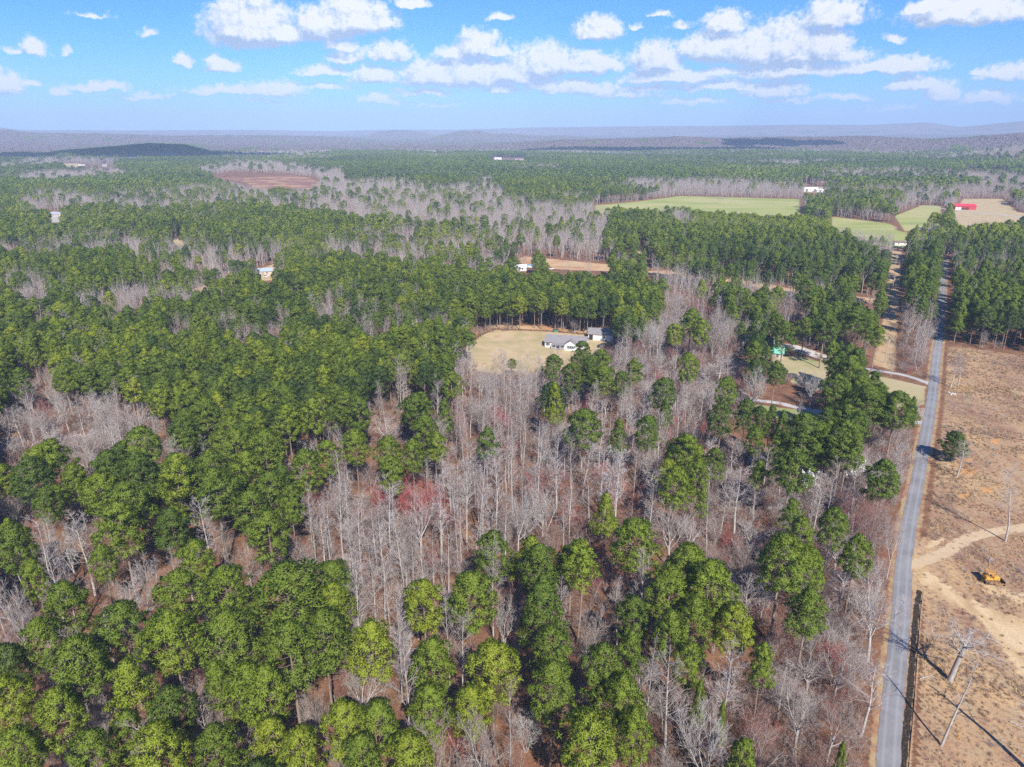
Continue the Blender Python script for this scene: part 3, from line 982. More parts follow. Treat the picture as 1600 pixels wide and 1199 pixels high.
# ------------------------------------------------------------------ bare trees
def bare_parts(seed, kind, lod=0):
    """trunk+limb segments and twig segments"""
    g = np.random.default_rng(seed)
    limb, twig = [], []

    def path(p, d, L, n, wob, up):
        pts = [p]
        d = d / np.linalg.norm(d)
        for _ in range(n):
            d = d + g.normal(0, wob, 3) + np.array([0, 0, up])
            d /= np.linalg.norm(d)
            pts.append(pts[-1] + d * L / n)
        return np.array(pts), d

    def side_dir(d, ang, az):
        ref = np.array([0, 0, 1.0]) if abs(d[2]) < 0.95 else np.array([1.0, 0, 0])
        a = np.cross(d, ref); a /= np.linalg.norm(a); b = np.cross(d, a)
        return d * math.cos(ang) + (a * math.cos(az) + b * math.sin(az)) * math.sin(ang)

    def spawn(pts, n, t0, t1, ang, Lf, rf, level, spec):
        ph = g.uniform(0, 6.28)
        seglen = len(pts) - 1
        for k in range(n):
            t = t0 + (t1 - t0) * (k + g.uniform(0.1, 0.9)) / n
            f = t * seglen; i = min(int(f), seglen - 1); w = f - i
            p = pts[i] * (1 - w) + pts[i + 1] * w
            d = pts[i + 1] - pts[i]; d /= np.linalg.norm(d)
            nd = side_dir(d, ang * g.uniform(0.7, 1.3), ph + k * 2.4 + g.normal(0, 0.4))
            L = Lf(t) * g.uniform(0.7, 1.25)
            branch(p, nd, L, rf(t), level, spec)

    def branch(p, d, L, r, level, spec):
        sp = spec[level]
        pts, dend = path(p, d, L, sp['n'], sp['wob'], sp['up'])
        rad = np.linspace(r, max(r * sp.get('tip', 0.35), 0.011), len(pts))
        (limb if sp['limb'] else twig).append((pts, rad, sp['sides']))
        if level + 1 < len(spec):
            nx = spec[level + 1]
            c = nx['count'] if lod == 0 else max(1, int(nx['count'] * nx.get('lod', 0.6)))
            spawn(pts, c, nx['t0'], 1.0, nx['ang'], lambda t: L * nx['ratio'] * (1.15 - 0.55 * t), lambda t: max(0.011, r * nx['rr'] * (1.1 - 0.6 * t)), level + 1, spec)

    kf = 1.35 if lod else 1.0
    if kind == 'poplar':
        H = 22.0
        sp = [dict(n=8, wob=0.025, up=0.02, limb=1, sides=7 if lod == 0 else 4, tip=0.10),
              dict(n=4, wob=0.10, up=0.10, limb=1, sides=3, count=24, t0=0.38, ang=0.75, ratio=0.155, rr=0.30),
              dict(n=3, wob=0.14, up=0.06, limb=0, sides=3, count=7, t0=0.2, ang=0.65, ratio=0.48, rr=0.42 * kf),
              dict(n=2, wob=0.15, up=0.05, limb=0, sides=3, count=5, t0=0.2, ang=0.6, ratio=0.5, rr=0.6 * kf, lod=0.5)]
        branch(np.zeros(3), np.array([g.normal(0, 0.03), g.normal(0, 0.03), 1.0]), H, 0.20, 0, sp)
    elif kind == 'oak':
        H0 = 6.0
        sp0, d0 = path(np.zeros(3), np.array([g.normal(0, .06), g.normal(0, .06), 1.0]), H0, 4, 0.04, 0.02)
        limb.append((sp0, np.linspace(0.36, 0.27, 5), 7))
        sp = [dict(n=7, wob=0.13, up=0.10, limb=1, sides=5, tip=0.18),
              dict(n=5, wob=0.16, up=0.09, limb=1, sides=4, count=8, t0=0.25, ang=0.7, ratio=0.52, rr=0.42),
              dict(n=3, wob=0.18, up=0.06, limb=0, sides=3, count=8, t0=0.15, ang=0.7, ratio=0.46, rr=0.42 * kf),
              dict(n=2, wob=0.2, up=0.05, limb=0, sides=3, count=5, t0=0.15, ang=0.65, ratio=0.5, rr=0.55 * kf, lod=0.5)]
        nl = 6
        for k in range(nl):
            az = k * 6.283 / nl + g.normal(0, 0.25); inc = g.uniform(0.45, 0.95) if k else 0.15
            d = np.array([math.cos(az) * math.sin(inc), math.sin(az) * math.sin(inc), math.cos(inc)])
            branch(sp0[-1 if k % 2 else -2], d, g.uniform(8.5, 11.5), g.uniform(0.14, 0.2), 0, sp)
    elif kind == 'maple':
        sp = [dict(n=6, wob=0.07, up=0.06, limb=1, sides=5, tip=0.2),
              dict(n=4, wob=0.12, up=0.12, limb=1, sides=3, count=10, t0=0.3, ang=0.6, ratio=0.42, rr=0.45),
              dict(n=3, wob=0.15, up=0.08, limb=0, sides=3, count=8, t0=0.15, ang=0.55, ratio=0.5, rr=0.45 * kf),
              dict(n=2, wob=0.18, up=0.06, limb=0, sides=3, count=6, t0=0.15, ang=0.6, ratio=0.5, rr=0.55 * kf, lod=0.5)]
        for k in range(3):
            az = k * 2.09 + g.normal(0, .3); inc = g.uniform(0.06, 0.3)
            branch(np.array([math.cos(az) * .2, math.sin(az) * .2, 0]), np.array([math.cos(az) * inc, math.sin(az) * inc, 1.0]), g.uniform(11, 14), 0.13, 0, sp)
    elif kind == 'brush':
        sp = [dict(n=4, wob=0.14, up=0.05, limb=0, sides=3, tip=0.3),
              dict(n=3, wob=0.18, up=0.06, limb=0, sides=3, count=6, t0=0.15, ang=0.6, ratio=0.5, rr=0.6),
              dict(n=2, wob=0.2, up=0.05, limb=0, sides=3, count=5, t0=0.15, ang=0.6, ratio=0.55, rr=0.7)]
        for k in range(7):
            az = k * 0.9 + g.normal(0, .3); inc = g.uniform(0.15, 0.75)
            branch(np.array([math.cos(az) * .3, math.sin(az) * .3, 0]), np.array([math.cos(az) * inc, math.sin(az) * inc, 1.0]), g.uniform(1.8, 3.2), 0.022, 0, sp)
    elif kind == 'snag':       # big dead tree with broken limbs
        t, dd = path(np.zeros(3), np.array([0.0, 0.0, 1.0]), 11.0, 6, 0.02, 0.02)
        limb.append((t, np.linspace(0.42, 0.30, 7), 9))
        sp = [dict(n=5, wob=0.22, up=0.05, limb=1, sides=5, tip=0.3),
              dict(n=4, wob=0.25, up=0.02, limb=1, sides=4, count=8, t0=0.2, ang=0.8, ratio=0.5, rr=0.45),
              dict(n=3, wob=0.25, up=0.0, limb=0, sides=3, count=4, t0=0.2, ang=0.8, ratio=0.5, rr=0.5)]
        for k in range(11):
            az = k * 2.4; inc = g.uniform(0.4, 1.35)
            branch(t[(-1, -2, -1, -3)[k % 4]], np.array([math.cos(az) * math.sin(inc), math.sin(az) * math.sin(inc), math.cos(inc)]), g.uniform(4.0, 7.0), g.uniform(0.10, 0.17), 0, sp)
    elif kind == 'spar':       # thin dead stem
        t, dd = path(np.zeros(3), np.array([0.16, 0.05, 1.0]), 17.0, 7, 0.03, 0.0)
        limb.append((t, np.linspace(0.24, 0.05, 8), 7))
        sp = [dict(n=4, wob=0.15, up=0.02, limb=1, sides=3, tip=0.3),
              dict(n=3, wob=0.2, up=0.0, limb=0, sides=3, count=3, t0=0.3, ang=0.7, ratio=0.5, rr=0.5)]
        spawn(t, 14, 0.45, 1.0, 1.1, lambda q: 2.6 * (1.3 - q), lambda q: 0.05, 0, sp)
    lv, lq = tubes(limb) if limb else (np.zeros((0, 3)), np.zeros((0, 4), int))
    tv, tq = tubes(twig)
    return lv, lq, tv, tq


def bare_meshes(seed, kind):
    lv, lq, tv, tq = bare_parts(seed, kind)
    a = np_mesh(kind + '_trunk', lv, quads=lq, smooth=True); a.materials.append(M_BARK)
    b = np_mesh(kind + '_crown', tv, quads=tq); b.materials.append(M_TWIG)
    return a, b


def bare_joined(seed, kind, lod):
    lv, lq, tv, tq = bare_parts(seed, kind, lod)
    V = np.concatenate([lv, tv]); Q = np.concatenate([lq, tq + len(lv)]).astype(int)
    me = np_mesh(kind, V, quads=Q, mat_idx=np.concatenate([np.zeros(len(lq), int), np.ones(len(tq), int)]))
    me.materials.append(M_BARK); me.materials.append(M_TWIG)
    return me


# ------------------------------------------------------------------ scatter (for uncountable stuff)
def scatter(name, label, loc, rot, scl, idx, tint, protos, kind='stuff'):
    col = bpy.data.collections.new('kit_' + name)
    for k, me in enumerate(protos):
        po = bpy.data.objects.new('kit_%s_%02d' % (name, k), me)
        col.objects.link(po)
    me = bpy.data.meshes.new(name)
    n = len(loc)
    me.vertices.add(n)
    me.vertices.foreach_set('co', np.asarray(loc, np.float32).ravel())
    for nm, ty, key, arr in (('rot', 'FLOAT_VECTOR', 'vector', rot), ('scl', 'FLOAT_VECTOR', 'vector', scl), ('idx', 'INT', 'value', idx), ('tint', 'FLOAT', 'value', tint)):
        a = me.attributes.new(nm, ty, 'POINT')
        a.data.foreach_set(key, np.asarray(arr, np.int32 if ty == 'INT' else np.float32).ravel())
    o = link(name, me)
    tag(o, label=label, kind=kind)
    ng = bpy.data.node_groups.new('scatter_' + name, 'GeometryNodeTree')
    ng.interface.new_socket('Geometry', in_out='INPUT', socket_type='NodeSocketGeometry')
    ng.interface.new_socket('Geometry', in_out='OUTPUT', socket_type='NodeSocketGeometry')
    N = ng.nodes; L = ng.links
    gi = N.new('NodeGroupInput'); go = N.new('NodeGroupOutput')
    iop = N.new('GeometryNodeInstanceOnPoints')
    ci = N.new('GeometryNodeCollectionInfo')
    ci.inputs['Collection'].default_value = col
    ci.inputs['Separate Children'].default_value = True
    ci.inputs['Reset Children'].default_value = True

    def attr(nm, ty):
        a = N.new('GeometryNodeInputNamedAttribute'); a.data_type = ty
        a.inputs['Name'].default_value = nm
        return a.outputs['Attribute']
    L.new(gi.outputs[0], iop.inputs['Points'])
    L.new(ci.outputs[0], iop.inputs['Instance'])
    iop.inputs['Pick Instance'].default_value = True
    L.new(attr('idx', 'INT'), iop.inputs['Instance Index'])
    e = N.new('FunctionNodeEulerToRotation')
    L.new(attr('rot', 'FLOAT_VECTOR'), e.inputs[0])
    L.new(e.outputs[0], iop.inputs['Rotation'])
    L.new(attr('scl', 'FLOAT_VECTOR'), iop.inputs['Scale'])
    L.new(iop.outputs[0], go.inputs[0])
    md = o.modifiers.new('scatter', 'NODES')
    md.node_group = ng
    return o


# ------------------------------------------------------------------ tree placement
# hand placed pines: crown centre x, y and crown width in photo px, tint, kind (r round, c cone, o open)
PINES = [
    (107, 952, 75, .45, 'r'), (67, 1007, 70, .5, 'r'), (125, 1045, 95, .45, 'r'), (195, 985, 85, .4, 'r'), (15, 1048, 70, .2, 'r'), (17, 1102, 85, .8, 'r'), (205, 1080, 90, .75, 'o'),
    (270, 1118, 76, .3, 'r'), (270, 1000, 90, .65, 'r'), (283, 932, 85, .55, 'r'), (355, 925, 75, .55, 'r'), (358, 1005, 100, .5, 'r'), (340, 1072, 64, .55, 'o'), (390, 1080, 86, .6, 'r'),
    (95, 1120, 80, .7, 'r'), (250, 1180, 92, .8, 'r'), (340, 1178, 84, .45, 'r'), (30, 1180, 80, .6, 'r'), (150, 1185, 80, .5, 'r'), (205, 1150, 60, .5, 'r'),
    (452, 930, 125, .45, 'r'), (522, 948, 66, .75, 'r'), (455, 1020, 100, .45, 'r'), (508, 1000, 86, .45, 'r'), (582, 1015, 82, .85, 'r'), (663, 945, 74, .85, 'r'), (738, 938, 82, .55, 'r'),
    (677, 1040, 76, .55, 'r'), (772, 1050, 88, .88, 'r'), (672, 1112, 72, .6, 'r'), (737, 1112, 70, .85, 'r'), (540, 1140, 76, .8, 'r'), (592, 1138, 76, .55, 'r'), (418, 1085, 78, .65, 'r'),
    (425, 1165, 70, .9, 'r'), (470, 1180, 76, .8, 'r'), (640, 1190, 84, .8, 'r'), (565, 1190, 70, .5, 'r'),
    (847, 945, 90, .3, 'c'), (907, 885, 78, .7, 'o'), (1045, 925, 76, .55, 'r'), (1107, 922, 90, .65, 'r'), (990, 968, 60, .35, 'r'), (1047, 995, 62, .5, 'r'), (1085, 972, 70, .5, 'r'), (1145, 982, 72, .85, 'r'),
    (860, 1018, 76, .4, 'r'), (862, 1078, 80, .5, 'r'), (940, 1052, 76, .45, 'r'), (985, 1025, 60, .45, 'o'), (972, 1100, 76, .6, 'r'), (918, 1165, 96, .75, 'r'), (990, 1150, 64, .65, 'r'),
    (1075, 1040, 56, .6, 'r'), (1092, 1095, 34, .5, 'c'), (1190, 1042, 54, .6, 'o'), (1127, 1125, 22, .5, 'c'), (1260, 960, 86, .4, 'o'), (1312, 1192, 28, .5, 'c'), (1160, 1190, 50, .6, 'r'),
    (222, 700, 64, .5, 'r'), (85, 720, 70, .55, 'o'), (50, 748, 66, .2, 'r'), (75, 790, 46, .35, 'r'), (25, 855, 68, .35, 'r'), (170, 735, 54, .3, 'r'), (217, 742, 60, .25, 'r'), (162, 772, 66, .6, 'r'),
    (280, 748, 70, .75, 'o'), (200, 792, 80, .45, 'r'), (270, 828, 60, .25, 'r'), (190, 825, 76, .55, 'r'), (340, 772, 76, .4, 'r'), (307, 880, 62, .65, 'r'), (162, 880, 42, .55, 'r'), (330, 735, 56, .45, 'r'),
    (287, 680, 52, .35, 'r'), (322, 650, 50, .45, 'r'), (250, 625, 44, .7, 'r'), (372, 700, 54, .55, 'r'), (388, 740, 60, .6, 'r'), (395, 800, 66, .45, 'r'), (55, 905, 44, .6, 'r'),
    (415, 705, 60, .5, 'r'), (478, 735, 56, .5, 'r'), (512, 715, 46, .6, 'r'), (555, 697, 50, .6, 'r'), (607, 708, 46, .55, 'r'), (612, 742, 44, .6, 'r'), (645, 712, 40, .55, 'r'), (665, 678, 50, .45, 'r'),
    (650, 642, 44, .35, 'r'), (425, 770, 64, .4, 'r'), (420, 835, 70, .5, 'r'), (455, 790, 46, .5, 'r'), (490, 650, 46, .7, 'r'), (450, 660, 50, .65, 'r'), (560, 645, 44, .4, 'r'), (695, 645, 36, .4, 'c'),
    (912, 670, 62, .35, 'r'), (967, 677, 36, .4, 'c'), (1012, 677, 44, .35, 'r'), (1072, 710, 52, .5, 'r'), (1055, 762, 56, .6, 'r'), (1090, 745, 40, .5, 'r'), (1117, 725, 38, .35, 'r'), (1097, 790, 32, .6, 'o'),
    (990, 850, 76, .55, 'r'), (842, 890, 66, .35, 'r'), (770, 868, 62, .4, 'r'), (1075, 890, 76, .55, 'r'), (1037, 615, 46, .25, 'r'), (895, 590, 40, .3, 'r'), (925, 580, 44, .3, 'r'), (910, 555, 34, .3, 'r'),
    (1125, 655, 44, .2, 'r'), (1165, 650, 40, .25, 'r'), (1187, 660, 36, .2, 'r'), (1205, 655, 30, .2, 'c'), (1222, 665, 32, .3, 'c'), (1255, 680, 70, .3, 'r'), (1317, 690, 66, .35, 'r'), (1290, 700, 44, .25, 'r'), (1340, 668, 40, .3, 'r'),
    (1237, 735, 66, .3, 'r'), (1185, 745, 40, .45, 'o'), (1235, 808, 46, .4, 'o'), (1377, 752, 58, .3, 'r'), (1355, 632, 70, .3, 'r'), (1400, 640, 60, .3, 'r'), (1305, 612, 54, .35, 'r'), (1425, 640, 24, .35, 'c'),
    (1300, 825, 54, .35, 'r'), (1337, 870, 52, .45, 'r'), (1250, 840, 46, .55, 'r'), (1222, 880, 84, .5, 'r'), (1262, 890, 60, .5, 'r'), (1180, 690, 34, .4, 'r'), (1215, 700, 34, .45, 'r'),
    (685, 512, 34, .55, 'c'), (690, 535, 40, .4, 'r'), (1198, 560, 30, .25, 'c'), (1212, 585, 36, .3, 'o'), (1205, 535, 14, .2, 'c'), (1325, 580, 42, .3, 'o'), (1338, 565, 34, .3, 'o'), (1260, 455, 40, .3, 'r'),
    (1225, 525, 40, .3, 'r'), (1290, 510, 44, .25, 'r'), (1335, 500, 50, .3, 'r'), (1080, 505, 38, .5, 'r'), (970, 600, 30, .3, 'r'), (1040, 640, 26, .35, 'c'),
    (1447, 458, 30, .3, 'r'), (1452, 438, 28, .25, 'r'), (1456, 420, 27, .3, 'c'), (1460, 403, 26, .3, 'r'), (1441, 478, 28, .3, 'c'), (1439, 440, 28, .35, 'r'), (1436, 412, 28, .3, 'r'), (1463, 388, 24, .3, 'r'), (1428, 460, 28, .3, 'r'),
]
# hand placed bare trees: crown centre x, y, width, base y (0 = unknown), kind (p poplar, o oak, m maple), tint
BARES = [
    (25, 955, 66, 1000, 'o', .2), (85, 912, 36, 950, 'p', .2), (226, 910, 84, 940, 'o', .05), (238, 1060, 44, 1080, 'm', .55), (154, 1112, 42, 1136, 'm', .3), (350, 1120, 58, 1142, 'm', .4), (110, 1085, 50, 0, 'm', .62),
    (560, 1070, 96, 1102, 'o', .15), (482, 1118, 46, 1142, 'm', .3), (622, 985, 42, 1024, 'p', .1), (633, 1062, 44, 1102, 'p', .2), (557, 930, 40, 982, 'p', .2), (585, 940, 44, 984, 'p', .3), (699, 980, 26, 1020, 'p', .2),
    (722, 1015, 46, 1072, 'p', .35), (785, 968, 62, 1008, 'o', .1), (677, 1160, 66, 1190, 'm', .25), (760, 1172, 84, 1215, 'o', .3), (532, 1190, 40, 1220, 'm', .3), (810, 1190, 40, 1230, 'm', .7), (795, 1130, 36, 1175, 'p', .6),
    (1005, 915, 32, 945, 'p', .2), (968, 930, 40, 952, 'm', .5), (922, 987, 48, 1012, 'm', .3), (1187, 935, 54, 978, 'o', .25), (1011, 1075, 30, 1134, 'p', .2), (1045, 1085, 76, 1158, 'p', .35), (1135, 1055, 72, 1115, 'p', .2),
    (1107, 1165, 130, 1206, 'o', .05), (1307, 915, 44, 960, 'p', .15), (1355, 945, 112, 1034, 'o', .15), (1260, 1045, 72, 1082, 'o', .3), (1345, 1075, 60, 1150, 'p', .25), (1240, 1110, 84, 1178, 'o', .35), (1292, 1125, 72, 1192, 'o', .4),
    (1327, 1020, 40, 1065, 'm', .4), (1205, 1010, 44, 1040, 'm', .5), (1180, 1110, 50, 1150, 'm', .66),
    (25, 695, 66, 722, 'o', .1), (110, 690, 60, 715, 'o', .1), (146, 688, 62, 720, 'o', .05), (75, 662, 52, 0, 'o', .2), (100, 640, 50, 0, 'o', .15), (180, 645, 52, 0, 'o', .15), (212, 655, 50, 0, 'o', .2), (238, 668, 44, 0, 'o', .2), (150, 630, 50, 0, 'o', .2),
    (8, 660, 40, 0, 'o', .3), (105, 855, 64, 895, 'o', .1), (130, 850, 50, 898, 'p', .1), (72, 862, 40, 900, 'p', .25), (322, 832, 52, 866, 'p', .2), (345, 850, 40, 870, 'm', .3), (20, 790, 40, 0, 'm', .4),
    (482, 695, 54, 722, 'o', .1), (605, 668, 58, 700, 'o', .02), (630, 620, 24, 640, 'p', .1), (592, 620, 14, 0, 'p', .1), (682, 620, 24, 0, 'p', .2), (515, 690, 18, 0, 'p', .5), (320, 708, 16, 0, 'p', .15), (360, 715, 14, 0, 'p', .15),
    (545, 760, 44, 790, 'm', .45), (580, 740, 40, 770, 'm', .5), (605, 800, 46, 900, 'p', .15), (640, 778, 76, 0, 'm', .94), (672, 774, 66, 0, 'm', .95), (615, 784, 60, 0, 'm', .92), (655, 800, 60, 0, 'm', .9), (490, 785, 40, 0, 'm', .82), (655, 810, 60, 880, 'o', .2),
    (690, 780, 30, 890, 'p', .05), (715, 760, 30, 870, 'p', .05), (730, 770, 28, 860, 'p', .08), (750, 745, 34, 850, 'p', .05), (775, 730, 36, 840, 'p', .1), (800, 720, 32, 820, 'p', .1), (840, 700, 34, 800, 'p', .1), (870, 720, 30, 800, 'p', .15),
    (835, 756, 62, 0, 'm', .89), (858, 742, 58, 0, 'm', .87), (810, 800, 64, 870, 'o', .05), (855, 800, 60, 865, 'o', .1), (940, 735, 46, 840, 'p', .02), (960, 740, 46, 845, 'p', .05), (910, 720, 40, 780, 'p', .1), (1005, 770, 50, 825, 'p', .2),
    (1050, 820, 66, 866, 'o', .25), (1110, 880, 50, 0, 'm', .5), (1145, 770, 50, 845, 'p', .1), (1125, 790, 34, 840, 'p', .3), (1172, 790, 30, 852, 'p', .3), (1147, 700, 40, 728, 'm', .15), (1402, 712, 58, 752, 'o', .2), (1315, 880, 58, 935, 'o', .08),
    (1095, 672, 28, 690, 'm', 1.0), (783, 653, 46, 0, 'm', 1.0), (690, 792, 54, 0, 'm', .93), (598, 778, 50, 0, 'm', .93), (1045, 685, 24, 0, 'm', .9), (725, 640, 40, 668, 'p', .3), (740, 622, 40, 0, 'm', .72), (1040, 650, 40, 680, 'p', .25), (1120, 575, 44, 610, 'p', .1), (1170, 600, 44, 655, 'o', .1),
    (1265, 600, 50, 640, 'o', .05), (1140, 545, 40, 0, 'm', .75), (1100, 490, 50, 0, 'm', .75), (1060, 470, 44, 0, 'o', .3), (1420, 490, 36, 520, 'p', .1), (1432, 550, 40, 580, 'm', .2), (1240, 480, 36, 505, 'o', .25), (1000, 545, 40, 0, 'm', .7),
    (1270, 790, 30, 840, 'p', .2), (1290, 770, 26, 815, 'p', .1), (1310, 780, 26, 815, 'p', .2), (1340, 800, 60, 0, 'm', .75), (1365, 815, 50, 0, 'm', .7), (1385, 840, 50, 905, 'o', .2), (1330, 755, 30, 800, 'p', .4), (770, 900, 34, 935, 'p', .2),
    (560, 830, 44, 930, 'p', .3), (530, 800, 40, 890, 'p', .3), (500, 830, 40, 890, 'p', .35), (515, 860, 40, 920, 'p', .3), (550, 870, 40, 960, 'p', .2), (595, 870, 44, 960, 'p', .15), (630, 860, 36, 950, 'p', .2), (660, 880, 34, 920, 'p', .2), (205, 458, 44, 478, 'o', .1),
]
# zones over the photo (px at mid canopy): share of hardwood; first match wins
ZONES = [
    ([(5, 428), (75, 422), (85, 470), (0, 478)], .9, None), ([(125, 455), (250, 442), (250, 492), (120, 494)], .85, None), ([(245, 398), (312, 392), (322, 432), (245, 434)], .9, None),
    ([(325, 396), (440, 380), (450, 428), (335, 442)], .92, None), ([(10, 556), (95, 556), (110, 612), (0, 622)], .85, None), ([(262, 492), (305, 490), (305, 526), (260, 528)], .85, None),
    ([(335, 508), (440, 494), (446, 538), (340, 548)], .85, None), ([(500, 372), (570, 366), (580, 400), (500, 402)], .85, None), ([(30, 372), (120, 366), (125, 392), (30, 396)], .75, None), ([(560, 500), (610, 495), (615, 535), (560, 538)], .75, None),
    ([(745, 470), (800, 430), (950, 440), (1040, 455), (1030, 495), (960, 515), (850, 512), (775, 505)], .02, None),
    ([(455, 800), (530, 760), (600, 748), (690, 705), (690, 650), (720, 600), (735, 575), (860, 590), (930, 600), (1010, 612), (1090, 600), (1180, 640), (1100, 668), (1050, 690), (1030, 760), (1040, 820), (1000, 862), (880, 850), (800, 862), (740, 880), (640, 960), (550, 970), (540, 900), (450, 850)], .97, 'grove'),
    ([(1110, 690), (1300, 730), (1440, 690), (1440, 740), (1405, 880), (1390, 1050), (1365, 1260), (1130, 1260), (1010, 1130), (1010, 1080), (1210, 1010), (1165, 930), (1130, 870), (1050, 850), (1060, 790)], .94, 'strip'),
    ([(1330, 640), (1440, 650), (1440, 760), (1390, 760), (1340, 720)], .7, 'strip'),
    ([(0, 640), (60, 610), (160, 596), (255, 650), (240, 690), (190, 705), (130, 715), (0, 722)], .93, None),
    ([(930, 540), (990, 515), (1040, 480), (1130, 490), (1150, 550), (1180, 600), (1100, 625), (1000, 610), (960, 600)], .82, 'strip'),
    ([(712, 540), (745, 520), (900, 520), (905, 575), (900, 600), (840, 620), (740, 620), (700, 590)], .985, 'grove'),
    ([(1025, 440), (1100, 450), (1130, 490), (1040, 500)], .6, None),
    ([(1060, 470), (1230, 480), (1240, 520), (1150, 540), (1100, 500)], .5, None),
    ([(1250, 470), (1375, 480), (1370, 545), (1240, 530)], .14, None),
    ([(1404, 470), (1450, 470), (1450, 590), (1400, 590)], .85, None),
    ([(1475, 440), (1600, 450), (1700, 480), (1700, 530), (1480, 535)], .15, None),
    ([(1478, 395), (1600, 395), (1700, 400), (1700, 450), (1478, 440)], .62, None),
    ([(1410, 400), (1470, 400), (1475, 460), (1410, 460)], .1, None),
    ([(215, 380), (300, 372), (440, 385), (450, 420), (330, 440), (260, 420), (200, 400)], .85, None),
    ([(560, 372), (700, 365), (800, 385), (830, 420), (760, 425), (640, 410), (560, 400)], .85, None),
    ([(500, 288), (530, 281), (614, 278), (699, 291), (766, 276), (786, 291), (800, 310), (871, 314), (945, 322), (955, 339), (940, 385), (850, 392), (817, 375), (766, 365), (719, 355), (640, 350), (560, 340), (470, 330), (440, 312), (470, 296)], .95, None),
    ([(560, 350), (640, 352), (720, 358), (800, 372), (930, 385), (940, 400), (820, 398), (700, 395), (580, 385)], .85, None),
    ([(300, 262), (370, 250), (455, 253), (500, 262), (540, 262), (540, 288), (500, 290), (483, 277), (439, 271), (368, 268), (330, 273)], .95, None),
    ([(15, 308), (60, 295), (150, 303), (230, 298), (300, 290), (395, 283), (430, 300), (420, 312), (330, 320), (230, 322), (100, 324), (60, 332)], .9, None),
    ([(0, 255), (60, 247), (150, 242), (235, 237), (240, 245), (190, 255), (100, 258), (0, 264)], .92, None),
    ([(35, 280), (60, 268), (180, 258), (190, 268), (120, 283), (40, 286)], .85, None),
    ([(55, 250), (100, 236), (180, 229), (230, 224), (300, 226), (330, 240), (240, 237), (150, 243), (70, 249)], .05, None),
    ([(1077, 322), (1250, 332), (1310, 345), (1300, 365), (1080, 350)], .05, 'plantation'),
    ([(950, 345), (1080, 350), (1300, 365), (1385, 400), (1380, 450), (1240, 440), (1120, 430), (1000, 400)], .34, None),
    ([(800, 252), (890, 252), (890, 268), (800, 270)], .8, None),
    ([(1060, 268), (1110, 275), (1130, 292), (1060, 296)], .75, None),
    ([(1283, 264), (1400, 262), (1492, 266), (1492, 280), (1283, 280)], .9, None),
    ([(520, 236), (730, 238), (1060, 244), (1310, 246), (1480, 252), (1480, 262), (1290, 262), (1100, 262), (900, 252), (700, 252), (520, 262)], .42, None),
    ([(200, 245), (330, 246), (520, 262), (520, 284), (500, 262), (370, 250), (300, 262), (200, 270)], .06, None),
    ([(1240, 300), (1400, 300), (1440, 318), (1400, 336), (1310, 336), (1250, 330)], .12, None),
    ([(1430, 340), (1500, 345), (1600, 360), (1600, 395), (1480, 395), (1420, 390)], .45, None),
]


def hard_share(px, py, x, y):
    p = np.where(py > 480, 0.10, np.where(py > 330, 0.30, np.where(py > 262, 0.48, np.where(py > 250, 0.50, 0.92))))
    sc_ = np.where(py > 330, 1.0, 2.6)
    n = vnoise(x + 50, y + 20, 46) * 0.5 + vnoise(x, y, 120) * 0.5
    n2 = vnoise(x, y, 330) * .7 + vnoise(x, y, 90) * .3
    p = p + np.where(py > 330, np.clip((n - np.where(py < 540, .53, .61)) * 5.0, 0, 0.8), np.where(py < 250, (n2 - .5) * .7, np.clip((n2 - 0.52) * 3.2, -0.4, 0.7)))
    p = np.clip(p, 0.02, 0.97)
    done = np.zeros(px.shape, bool)
    tag_ = np.zeros(px.shape, int)
    for poly, s, nm in ZONES:
        k = in_poly(px, py, poly) & ~done
        p[k] = np.where((py[k] < 330) & (s > .04) & (s < .88), np.clip(s + (n2[k] - .5) * 2.3, .02, .97), s) if nm is None else s
        done |= k
        if nm: tag_[k] = {'grove': 1, 'strip': 2, 'plantation': 3}[nm]
    return p, tag_


